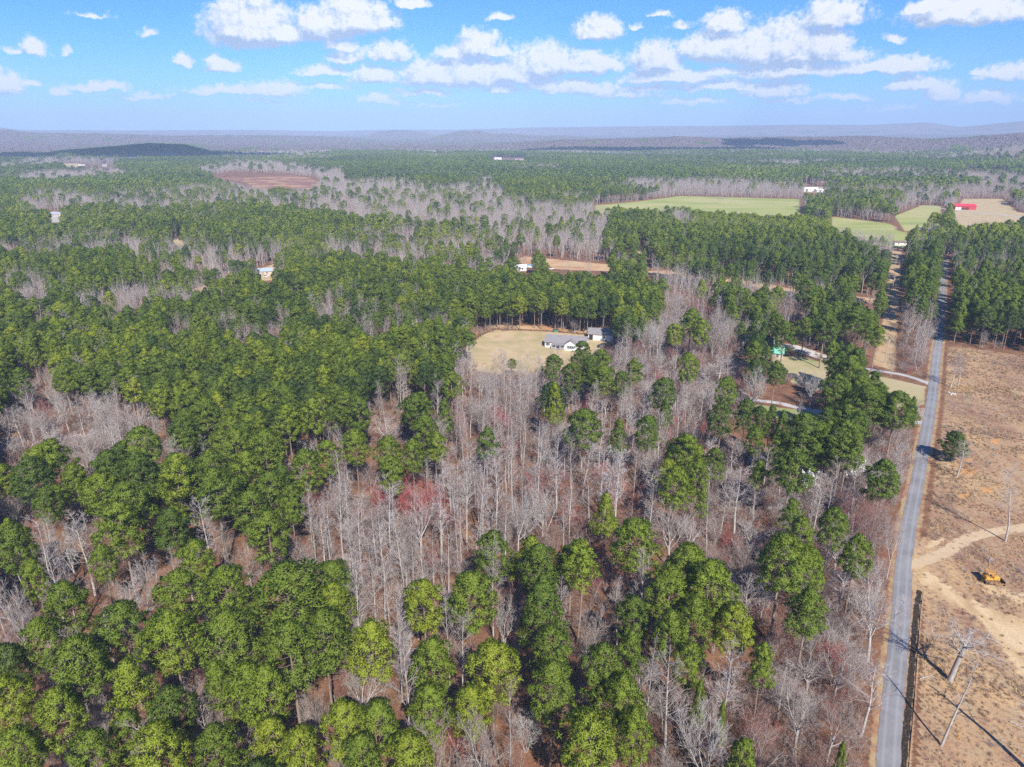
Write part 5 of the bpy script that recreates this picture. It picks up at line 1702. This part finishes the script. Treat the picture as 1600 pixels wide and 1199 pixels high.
# ------------------------------------------------------------------ buildings
M_WHITE = simple_mat('white_siding', (0.78, 0.76, 0.72), 0.6, var=0.06)
M_TAN = simple_mat('tan_siding', (0.50, 0.43, 0.35), 0.7, var=0.1)
M_SHINGLE = simple_mat('grey_shingles', (0.235, 0.215, 0.215), 0.9, var=0.12, scale=1.2)
M_BROWNROOF = simple_mat('brown_shingles', (0.20, 0.15, 0.12), 0.9, var=0.12)
M_GREENROOF = simple_mat('green_metal_roof', (0.20, 0.55, 0.40), 0.4, var=0.1, scale=0.6)
M_BLUEGREY = simple_mat('blue_grey_metal_roof', (0.38, 0.45, 0.52), 0.4, var=0.1)
M_REDROOF = simple_mat('red_metal_roof', (0.62, 0.045, 0.07), 0.45, var=0.08)
M_REDWALL = simple_mat('red_siding', (0.50, 0.03, 0.045), 0.6, var=0.1)
M_PALEROOF = simple_mat('white_metal_roof', (0.74, 0.74, 0.74), 0.4, var=0.06)
M_GLASS = simple_mat('dark_window_glass', (0.03, 0.035, 0.045), 0.12, var=0.1)
M_TRIM = simple_mat('white_trim', (0.80, 0.79, 0.77), 0.5, var=0.05)
M_DARK = simple_mat('dark_opening', (0.03, 0.027, 0.025), 0.9)
M_WOOD = simple_mat('grey_wood', (0.30, 0.25, 0.20), 0.85)
M_SHUT = simple_mat('dark_shutter', (0.06, 0.06, 0.07), 0.7)
M_BLUE = simple_mat('pool_water', (0.10, 0.45, 0.50), 0.1, var=0.1)


def gable(parent, L, D, e, rdg, wall, roof, x0=0.0, y0=0.0, axis='x', over=0.5, names=('wall', 'roof'), thick=0.22):
    """gabled volume: L along its ridge, D across"""
    w = Geo(); r = Geo()
    prof = [(-D / 2, 0), (D / 2, 0), (D / 2, e), (0, rdg), (-D / 2, e)]
    sl = (rdg - e) / (D / 2)
    a = D / 2 + over; za = e - sl * over
    up = 0.03
    rp = [(-a, za + up), (0, rdg + up), (a, za + up), (a, za + up + thick), (0, rdg + up + thick), (-a, za + up + thick)]
    if axis == 'x':
        w.prism_x(prof, -L / 2, L / 2); r.prism_x(rp, -L / 2 - over, L / 2 + over)
    else:
        w.prism(prof, -L / 2, L / 2); r.prism(rp, -L / 2 - over, L / 2 + over)
    for G in (w, r): G.v = [(p[0] + x0, p[1] + y0, p[2]) for p in G.v]
    wo = w.build(names[0], wall, parent)
    ro = r.build(names[1], roof, parent)
    return wo, ro


def window(parent, x, y, z, w, h, normal='-y', shutters=False):
    f = Geo(); p = Geo()
    t = .07
    if normal == '-y':
        f.box(x - w / 2 - t, x + w / 2 + t, y - .07, y - .004, z - t, z - .001); f.box(x - w / 2 - t, x + w / 2 + t, y - .07, y - .004, z + h + .001, z + h + t)
        f.box(x - w / 2 - t, x - w / 2, y - .07, y - .004, z, z + h); f.box(x + w / 2, x + w / 2 + t, y - .07, y - .004, z, z + h)
        f.box(x - w / 2 + .001, x + w / 2 - .001, y - .065, y - .045, z + h / 2 - .03, z + h / 2 + .03)
        p.box(x - w / 2, x + w / 2, y - .04, y - .006, z + .001, z + h - .001)
    fo = f.build('window', M_TRIM, parent)
    p.build('pane', M_GLASS, fo)
    if shutters:
        for s in (-1, 1):
            Geo().box(x + s * (w / 2 + .30) - .2, x + s * (w / 2 + .30) + .2, y - .05, y - .004, z, z + h).build('shutter', M_SHUT, parent)


def door(parent, x, y, w=1.0, h=2.1, mat=None, z=0.0):
    d = Geo().box(x - w / 2, x + w / 2, y - .06, y - .004, z, z + h).build('door', mat or M_WOOD, parent)
    if w < 2:
        Geo().box(x + w / 2 - .16, x + w / 2 - .1, y - .12, y - .062, z + 1.0, z + 1.06).build('handle', M_DARK, d)
    return d


# white ranch house
hx, hy = at(885, 541)
H1 = empty('house', (float(hx), float(hy), 0), R(-13), 'white ranch house with grey roof and front porch on the straw lawn', 'house')
gable(H1, 21.0, 9.0, 3.1, 5.6, M_WHITE, M_SHINGLE)
gable(H1, 4.0, 6.0, 3.1, 5.0, M_WHITE, M_SHINGLE, x0=3.2, y0=-5.6, axis='y', over=.4, names=('front_wing', 'front_roof'))
pr = Geo().prism_x([(-4.95, 2.75), (-4.95, 2.92), (-7.6, 2.45), (-7.6, 2.28)], -6.6, 0.1)
pr.build('porch_roof', M_SHINGLE, H1)
for xx in (-6.4, -4.3, -2.2, -0.1):
    Geo().box(xx - .1, xx + .1, -7.4, -7.2, .4, 2.3).build('porch_post', M_TRIM, H1)
Geo().box(-6.6, .15, -7.5, -4.52, 0, .4).build('porch_floor', M_WOOD, H1)
rl = Geo()
rl.box(-6.3, -4.4, -7.34, -7.27, 1.1, 1.18).box(-2.1, -.2, -7.34, -7.27, 1.1, 1.18)
for xx in np.arange(-6.2, -4.4, .22): rl.box(xx, xx + .05, -7.33, -7.28, .41, 1.099)
for xx in np.arange(-2.05, -.2, .22): rl.box(xx, xx + .05, -7.33, -7.28, .41, 1.099)
rl.build('porch_railing', M_TRIM, H1)
Geo().box(-4.1, -2.4, -8.1, -7.51, 0, .26).build('steps', M_WOOD, H1)
window(H1, -9.0, -4.5, 1.0, 1.1, 1.4, shutters=True); window(H1, -5.3, -4.5, 1.0, 1.1, 1.4); window(H1, -1.2, -4.5, 1.0, 1.3, 1.4)
door(H1, -3.2, -4.5, 1.0, 2.1, M_SHUT, .41)
window(H1, 2.3, -7.6, 1.0, .9, 1.4, shutters=True); window(H1, 4.2, -7.6, 1.0, .9, 1.4, shutters=True)
window(H1, 8.0, -4.5, 1.0, 1.1, 1.4, shutters=True)
vt = Geo().box(-7.0, -6.75, 1.2, 1.45, 4.6, 5.4)
vt.build('vent_pipe', M_TRIM, H1)

gx_, gy_ = at(937, 531)
G1 = empty('garage', (float(gx_) + 1.0, float(gy_) + 2.0, 0), R(-13), 'white garage with grey roof and dark open bay right of the ranch house', 'garage')
gable(G1, 13.0, 7.5, 3.4, 5.6, M_WHITE, M_SHINGLE)
Geo().box(-6.1, -4.0, -3.82, -3.754, 0.0, 2.9).build('bay_opening', M_DARK, G1)
Geo().prism_x([(-3.0, 3.0), (-3.0, 3.15), (3.0, 3.15), (3.0, 3.0)], 6.53, 10.2).build('lean_to_roof', M_PALEROOF, G1)
for yy in (-2.7, 2.7): Geo().box(9.9, 10.05, yy - .08, yy + .08, 0, 2.99).build('post', M_WOOD, G1)
window(G1, 2.0, -3.75, 1.2, 1.0, 1.0)

# trampoline-like green bin behind the house is a small green shed
sx, sy = at(868, 519)
S1 = empty('bin', (float(sx), float(sy), 0), .2, 'small green bin behind the white ranch house', 'bin')
Geo().box(-1.2, 1.2, -.8, .8, 0, 1.3).build('body', simple_mat('green_bin', (0.04, 0.25, 0.14), .5), S1, bevel=.06)
Geo().prism_x([(-.9, 1.31), (.9, 1.31), (.7, 1.55), (-.7, 1.5)], -1.25, 1.25).build('lid', M_SHUT, S1)

# green roofed house and its neighbour building
gx_, gy_ = at(1207, 558)
H2 = empty('house', (float(gx_), float(gy_) + 2, 0), R(-22), 'house with bright green metal roof half hidden by trees beside the concrete yard', 'house')
gable(H2, 11.0, 9.0, 3.0, 5.4, M_TAN, M_GREENROOF)
window(H2, -2.5, -4.5, 1.0, 1.2, 1.3); window(H2, 3.0, -4.5, 1.0, 1.2, 1.3); door(H2, .5, -4.5)
vt = Geo().tube([(1.5, -1.5, 4.4), (1.5, -1.5, 5.5)], [.3, .3], 8); vt.build('chimney', M_DARK, H2)
gx_, gy_ = at(1187, 545)
H3 = empty('house', (float(gx_), float(gy_) + 6, 0), R(-18), 'long low house with blue grey roof behind the green roofed house', 'house')
gable(H3, 18.0, 8.0, 3.0, 4.9, M_WHITE, M_BLUEGREY)
window(H3, -5, -4.0, 1.0, 1.2, 1.3); window(H3, 4, -4.0, 1.0, 1.2, 1.3)


def vehicle(px, py, rz, body, label, truck=False):
    x, y = at(px, py)
    o = empty('parked_car', (float(x), float(y), .05), rz, label, 'car')
    b = Geo().prism([(-2.2, .35), (2.2, .35), (2.25, .8), (1.2, .95), (-2.2, 1.0)], -.88, .88); b.build('body', body, o, bevel=.05)
    c = Geo().prism([(-1.9 if not truck else -.4, 1.01), (1.0, 1.01), (.45, 1.5), (-1.5 if not truck else -.3, 1.52)], -.78, .78); c.build('cabin', M_GLASS, o, bevel=.05)
    for xx in (-1.4, 1.4):
        for s in (-1, 1):
            Geo().tube([(xx, s * .7, .34), (xx, s * .92, .34)], [.34, .34], 12).build('wheel', M_SHUT, o)
    return o


M_CARB = simple_mat('blue_paint', (0.03, 0.05, 0.16), .3, var=.05)
M_CARR = simple_mat('red_paint', (0.32, 0.05, 0.03), .35, var=.05)
M_CARW = simple_mat('white_paint', (0.78, 0.78, 0.78), .3, var=.04)
vehicle(1169, 552, .4, M_CARB, 'dark blue car parked left of the green roofed house')
vehicle(1404, 390, 1.2, M_CARR, 'red pickup parked at the far end of the pole corridor', True)
vehicle(846, 420, .3, M_CARW, 'white car beside the pool house, nearer the pool')
vehicle(861, 421.5, .2, M_CARW, 'white car beside the pool house, farther right', True)
vehicle(416, 433, .5, M_CARW, 'white car in the orange clay clearing at left')

# pool house beyond the pine stand
x, y = at(816, 424)
H4 = empty('house', (float(x) - 3, float(y) + 4, 0), R(5), 'white pool house beyond the dense pine stand', 'house')
gable(H4, 12, 7, 2.8, 4.4, M_WHITE, M_PALEROOF)
window(H4, -3, -3.5, 1.0, 1.2, 1.2); window(H4, 3, -3.5, 1.0, 1.2, 1.2)
x, y = at(829, 417)
P1 = empty('pool', (float(x), float(y), .06), .1, 'small turquoise pool beside the white pool house', 'pool')
Geo().tube([(0, 0, 0), (0, 0, 1.2)], [3.6, 3.6], 24).build('pool_wall', M_TRIM, P1)
Geo().tube([(0, 0, 1.21), (0, 0, 1.25)], [3.3, 3.3], 24).build('water', M_BLUE, P1)
x, y = at(411, 431)
H5 = empty('house', (float(x) - 2, float(y) + 6, 0), R(20), 'white roofed house half hidden at the clay clearing on the left', 'house')
gable(H5, 14, 8, 2.9, 4.6, M_TAN, M_BLUEGREY)
window(H5, -3, -4, 1.0, 1.2, 1.2); window(H5, 3, -4, 1.0, 1.2, 1.2); door(H5, 0, -4)

# red building with white bay doors
x, y = at(1508, 328)
H6 = empty('barn', (float(x), float(y) + 4, 0), R(-10), 'long red metal building with red roof and white bay doors beside the far road', 'barn')
gable(H6, 27, 12, 5.0, 7.6, M_REDWALL, M_REDROOF)
for xx in (-11.0, -7.2): door(H6, xx, -6.0, 3.2, 3.6, M_TRIM)
for xx in (-3.2, .2, 3.0): Geo().box(xx - 1.2, xx + 1.2, -6.06, -6.004, 0, 3.4).build('bay_opening', M_DARK, H6)
window(H6, 7.5, -6.0, 1.2, 1.6, 1.6)
SPECS = [  # px, py, L, D, eave, ridge, rot, wall, roof, label, name
    (1410, 383, 17, 6, 2.8, 3.9, -4, M_WHITE, M_BROWNROOF, 'low trailer home with brown roof at the end of the pole corridor', 'house'),
    (1446, 376, 18, 10, 3.0, 5.6, 12, M_TAN, M_BLUEGREY, 'grey roofed house among trees right of the trailer home', 'house'),
    (1262, 299, 34, 14, 4.5, 7.0, -4, M_WHITE, M_PALEROOF, 'long white barn behind the green meadow, left of a pair', 'barn'),
    (1281, 300, 18, 10, 3.5, 5.2, 8, M_WHITE, M_PALEROOF, 'smaller white barn behind the green meadow, right of a pair', 'barn'),
    (1426, 312, 16, 9, 3.0, 5.0, 10, M_WHITE, M_SHINGLE, 'far white house with grey roof left of the red building', 'house'),
    (1452, 310, 16, 9, 3.2, 5.2, -14, M_TAN, M_BLUEGREY, 'far tan house with blue grey roof nearest the red building', 'house'),
    (128, 258.5, 20, 10, 3.4, 6, 8, M_TAN, M_PALEROOF, 'far white roofed house in the pale clearing at left', 'house'),
    (104, 260, 14, 8, 3, 5, -10, M_TAN, M_BROWNROOF, 'smaller far brown roofed house left in the same pale clearing', 'house'),
    (164, 258, 14, 8, 3, 5, 12, M_TAN, M_BLUEGREY, 'far grey roofed house on the right of the pale clearing', 'house'),
    (86, 338, 18, 10, 3.2, 4.6, 10, M_TAN, M_BLUEGREY, 'pale roofed building in the gravel yard among pines at left', 'shed'),
    (778, 250, 26, 14, 4, 7, 6, M_WHITE, M_PALEROOF, 'distant white farm building near the picture centre', 'barn'),
    (812, 251, 30, 14, 4, 7, -8, M_TAN, M_BROWNROOF, 'distant brown roofed farm building right of the white one', 'barn'),
]
for (px_, py_, L, D, e, rg, rz, wl, rf, lab, nm) in SPECS:
    x, y = at(px_, py_)
    z = float(height(np.array([x]), np.array([y]))[0])
    o = empty(nm, (float(x), float(y), z), R(rz), lab, nm)
    gable(o, L, D, e, rg, wl, rf)
    for q in (-.3, .05, .32): window(o, L * q, -D / 2, e * .35, e * .4, e * .4)
    if nm == 'barn':
        door(o, L * -.12, -D / 2, e * .8, e * .8, M_DARK)
    else:
        door(o, L * .18, -D / 2, 1.0 * e / 3, 2.1 * e / 3)


# ------------------------------------------------------------------ utility poles
def pole(px, py, h, label):
    x, y = at(px, py)
    o = empty('utility_pole', (float(x), float(y), 0), R(8), label, 'utility pole', 'utility poles of the mown corridor')
    Geo().tube([(0, 0, 0), (0.02, 0, h)], [.17, .11], 10).build('post', M_POLE, o)
    Geo().box(-1.2, 1.2, .12, .24, h - 1.0, h - .86).build('crossarm', M_POLE, o)
    for xx in (-1.1, -.35, 1.1):
        Geo().tube([(xx, .18, h - .859), (xx, .18, h - .6)], [.06, .04], 8).build('insulator', M_TRIM, o)
    Geo().tube([(.42, -.1, h - 3.0), (.42, -.1, h - 1.9)], [.26, .26], 12).build('transformer', M_TRANS, o)


M_POLE = simple_mat('weathered_pole', (0.42, 0.37, 0.32), .85)
M_TRANS = simple_mat('grey_transformer', (0.45, 0.46, 0.47), .5)
pole(1382, 568, 13.5, 'nearest utility pole in the mown corridor, beside the gravel drive')
pole(1393, 459, 12.5, 'middle utility pole in the shaded part of the corridor')
pole(1398, 421, 12.0, 'farthest utility pole near the trailer home end of the corridor')
x, y = at(1532, 604)

# ------------------------------------------------------------------ bulldozer
M_YEL = simple_mat('dozer_yellow', (0.62, 0.34, 0.04), .5, var=.12, scale=1.2)
M_YEL2 = simple_mat('dozer_rusty_yellow', (0.50, 0.25, 0.07), .65, var=.2, scale=1.5)
M_STEEL = simple_mat('dark_steel', (0.07, 0.055, 0.045), .6, metal=.3, var=.2)
M_TRACKS = simple_mat('muddy_track', (0.30, 0.17, 0.09), .85, var=.3, scale=2.5)
x, y = at(1547, 910)
B = empty('bulldozer', (float(x), float(y), .03), R(-4), 'yellow bulldozer parked on the cleared field below the dirt track', 'bulldozer')
def oval(x0, x1, z0, z1, n=8):
    r = (z1 - z0) / 2; c = (z0 + z1) / 2
    return [(x1 - r + r * math.cos(t), c + r * math.sin(t)) for t in np.linspace(-math.pi / 2, math.pi / 2, n)] + [(x0 + r + r * math.cos(t), c + r * math.sin(t)) for t in np.linspace(math.pi / 2, 3 * math.pi / 2, n)]
for s in (-1, 1):
    y0, y1 = sorted((s * .75, s * 1.3))
    tr_ = Geo().prism(oval(-1.75, 1.75, 0, 1.05), y0, y1)
    for xx in np.arange(-1.3, 1.31, .2):
        tr_.box(xx, xx + .05, y0 - .02, y1 + .02, 1.051, 1.10)
    t_ = tr_.build('track', M_TRACKS, B)
    rw = Geo()
    yo = s * 1.33
    for xx, rr_ in ((-1.22, .36), (1.22, .36), (-.5, .17), (0, .17), (.5, .17)):
        rw.tube([(xx, yo - s * .025, .52 if rr_ > .2 else .22), (xx, yo + s * .03, .52 if rr_ > .2 else .22)], [rr_, rr_], 12)
    rw.build('roller', M_STEEL, t_)
Geo().prism([(.1, .7), (1.85, .7), (1.85, 1.75), (.1, 1.95)], -.55, .55).build('hood', M_YEL, B, bevel=.06)
Geo().box(-1.7, .09, -.72, .72, .75, 1.45).build('body', M_YEL, B, bevel=.05)
Geo().box(-1.75, -.95, -.95, .95, 1.452, 2.05).build('fuel_tank', M_YEL, B, bevel=.06)
st = Geo().box(-.85, -.35, -.3, .3, 1.452, 1.75).box(-.95, -.83, -.3, .3, 1.75, 2.25)
st.build('seat', M_SHUT, B)
cab = Geo()
for xx in (-1.3, .2):
    for s in (-1, 1): cab.box(xx - .06, xx + .06, s * .78 - .06, s * .78 + .06, 1.3, 2.95)
cab.box(-1.3, .2, -.82, -.74, 2.0, 2.08).box(-1.3, .2, .74, .82, 2.0, 2.08)
cab.build('cab_frame', M_YEL2, B)
Geo().box(-1.55, .5, -.98, .98, 2.952, 3.08).build('cab_roof', M_YEL2, B, bevel=.04)
Geo().tube([(1.1, .2, 1.8), (1.1, .2, 2.7)], [.07, .07], 8).build('exhaust', M_STEEL, B)
Geo().prism([(2.45, .1), (2.62, .05), (2.50, .55), (2.60, 1.15), (2.45, 1.15), (2.36, .55)], -1.65, 1.65).build('blade', M_STEEL, B)
for s in (-1, 1):
    Geo().box(.3, 2.4, s * 1.45 - .09, s * 1.45 + .09, .42, .62).build('push_arm', M_YEL2, B)
rp_ = Geo().box(-2.35, -1.72, -.5, .5, .7, .95)
for s in (-.4, .4): rp_.prism([(-2.4, .69), (-2.2, .69), (-2.25, .1), (-2.38, .05)], s - .06, s + .06)
rp_.build('ripper', M_STEEL, B)

# silt fence at the ditch
fl = smooth_line([(float(a) + .95, float(b)) for a, b in ditch], 6)
SF = empty('silt_fence', (fl[0][0], fl[0][1], 0), 0, 'low black silt fence along the ditch beside the road', 'silt fence')
bx, by_ = fl[0]
gv = Geo()
vs = []; fs = []
for i, p in enumerate(fl):
    for dx in (0, .03):
        vs += [(p[0] - bx + dx, p[1] - by_, 0), (p[0] - bx + dx + .05, p[1] - by_, (.24 + .10 * math.sin(i * 1.7)) * min(1, .3 + (len(fl) - i) * .12))]
for i in range(len(fl) - 1):
    a = i * 4; b = a + 4
    fs += [(a, b, b + 1, a + 1), (a + 2, a + 3, b + 3, b + 2), (a + 1, b + 1, b + 3, a + 3)]
gv.add(vs, fs).build('fabric', simple_mat('black_fabric', (0.015, 0.014, 0.013), .8), SF)
for i in range(0, len(fl), 3):
    p = fl[i]
    Geo().box(p[0] - bx + .09, p[0] - bx + .14, p[1] - by_ - .03, p[1] - by_ + .03, 0, .6).build('stake', M_WOOD, SF)

# fallen limbs in the field
def fallen(px, py, L, rz, label, seed):
    g = random.Random(seed)
    x, y = at(px, py)
    o = Geo()
    pts = [(t * L, g.uniform(-.15, .15) * L * .2, .12 + .1 * g.random()) for t in (0, .3, .6, 1.0)]
    o.tube(pts, [.13, .11, .08, .03], 6)
    for q in (.35, .55, .75):
        s = g.choice((-1, 1)); p = (q * L, 0, .15)
        o.tube([p, (p[0] + .5, s * .7, .35), (p[0] + .9, s * 1.3, .4)], [.06, .04, .015], 5)
    ob = o.build('fallen_branch', M_BARK)
    ob.location = (float(x), float(y), .03); ob.rotation_euler = (0, 0, rz)
    tag(ob, label, 'branch', 'fallen branches in the cleared field')


fallen(1436, 1062, 3.2, .3, 'pale fallen branch beside the ditch left of the thick dead tree', 1)
fallen(1578, 1130, 5.5, -.5, 'long pale fallen branch near the right edge of the field', 2)
fallen(1545, 880, 3.0, .9, 'short fallen branch behind the bulldozer', 3)
fallen(1566, 1010, 3.4, 2.1, 'fallen branch on the sandy strip at right', 4)
x, y = at(1487, 616)
rk = Geo()
g = random.Random(5)
for k in range(12):
    a = g.uniform(0, 6.28); r_ = g.uniform(0, 1.6); s = g.uniform(.25, .5)
    cx, cy = math.cos(a) * r_, math.sin(a) * r_
    rk.tube([(cx, cy, 0), (cx, cy, s * .5), (cx, cy, s)], [s, s * .9, s * .35], 7)
ro = rk.build('rock_pile', simple_mat('pale_rock', (.6, .55, .5), .9)); ro.location = (float(x), float(y), .02)
tag(ro, 'heap of pale rocks at the field corner near the road', 'rock pile')

# ------------------------------------------------------------------ haze
hz = Geo().box(-23000, 23000, -900, 23000, -420, 520).build('haze', None)
m, nt, out = new_mat('haze')
pv = nt.n('ShaderNodeVolumePrincipled')
pv.inputs['Color'].default_value = (0.50, 0.67, 0.93, 1)
pv.inputs['Density'].default_value = 1.10e-4
pv.inputs['Anisotropy'].default_value = -0.22
nt.t.links.new(pv.outputs[0], out.inputs['Volume'])
hz.data.materials.append(m)
tag(hz, label='pale blue haze in the air over the far land', kind='stuff')
print('INFO pines', len([t for t in trees if t['sp'] == 'pine']), 'bare', len([t for t in trees if t['sp'] == 'bare']), 'pine inst', n_p, 'bare inst', n_b)
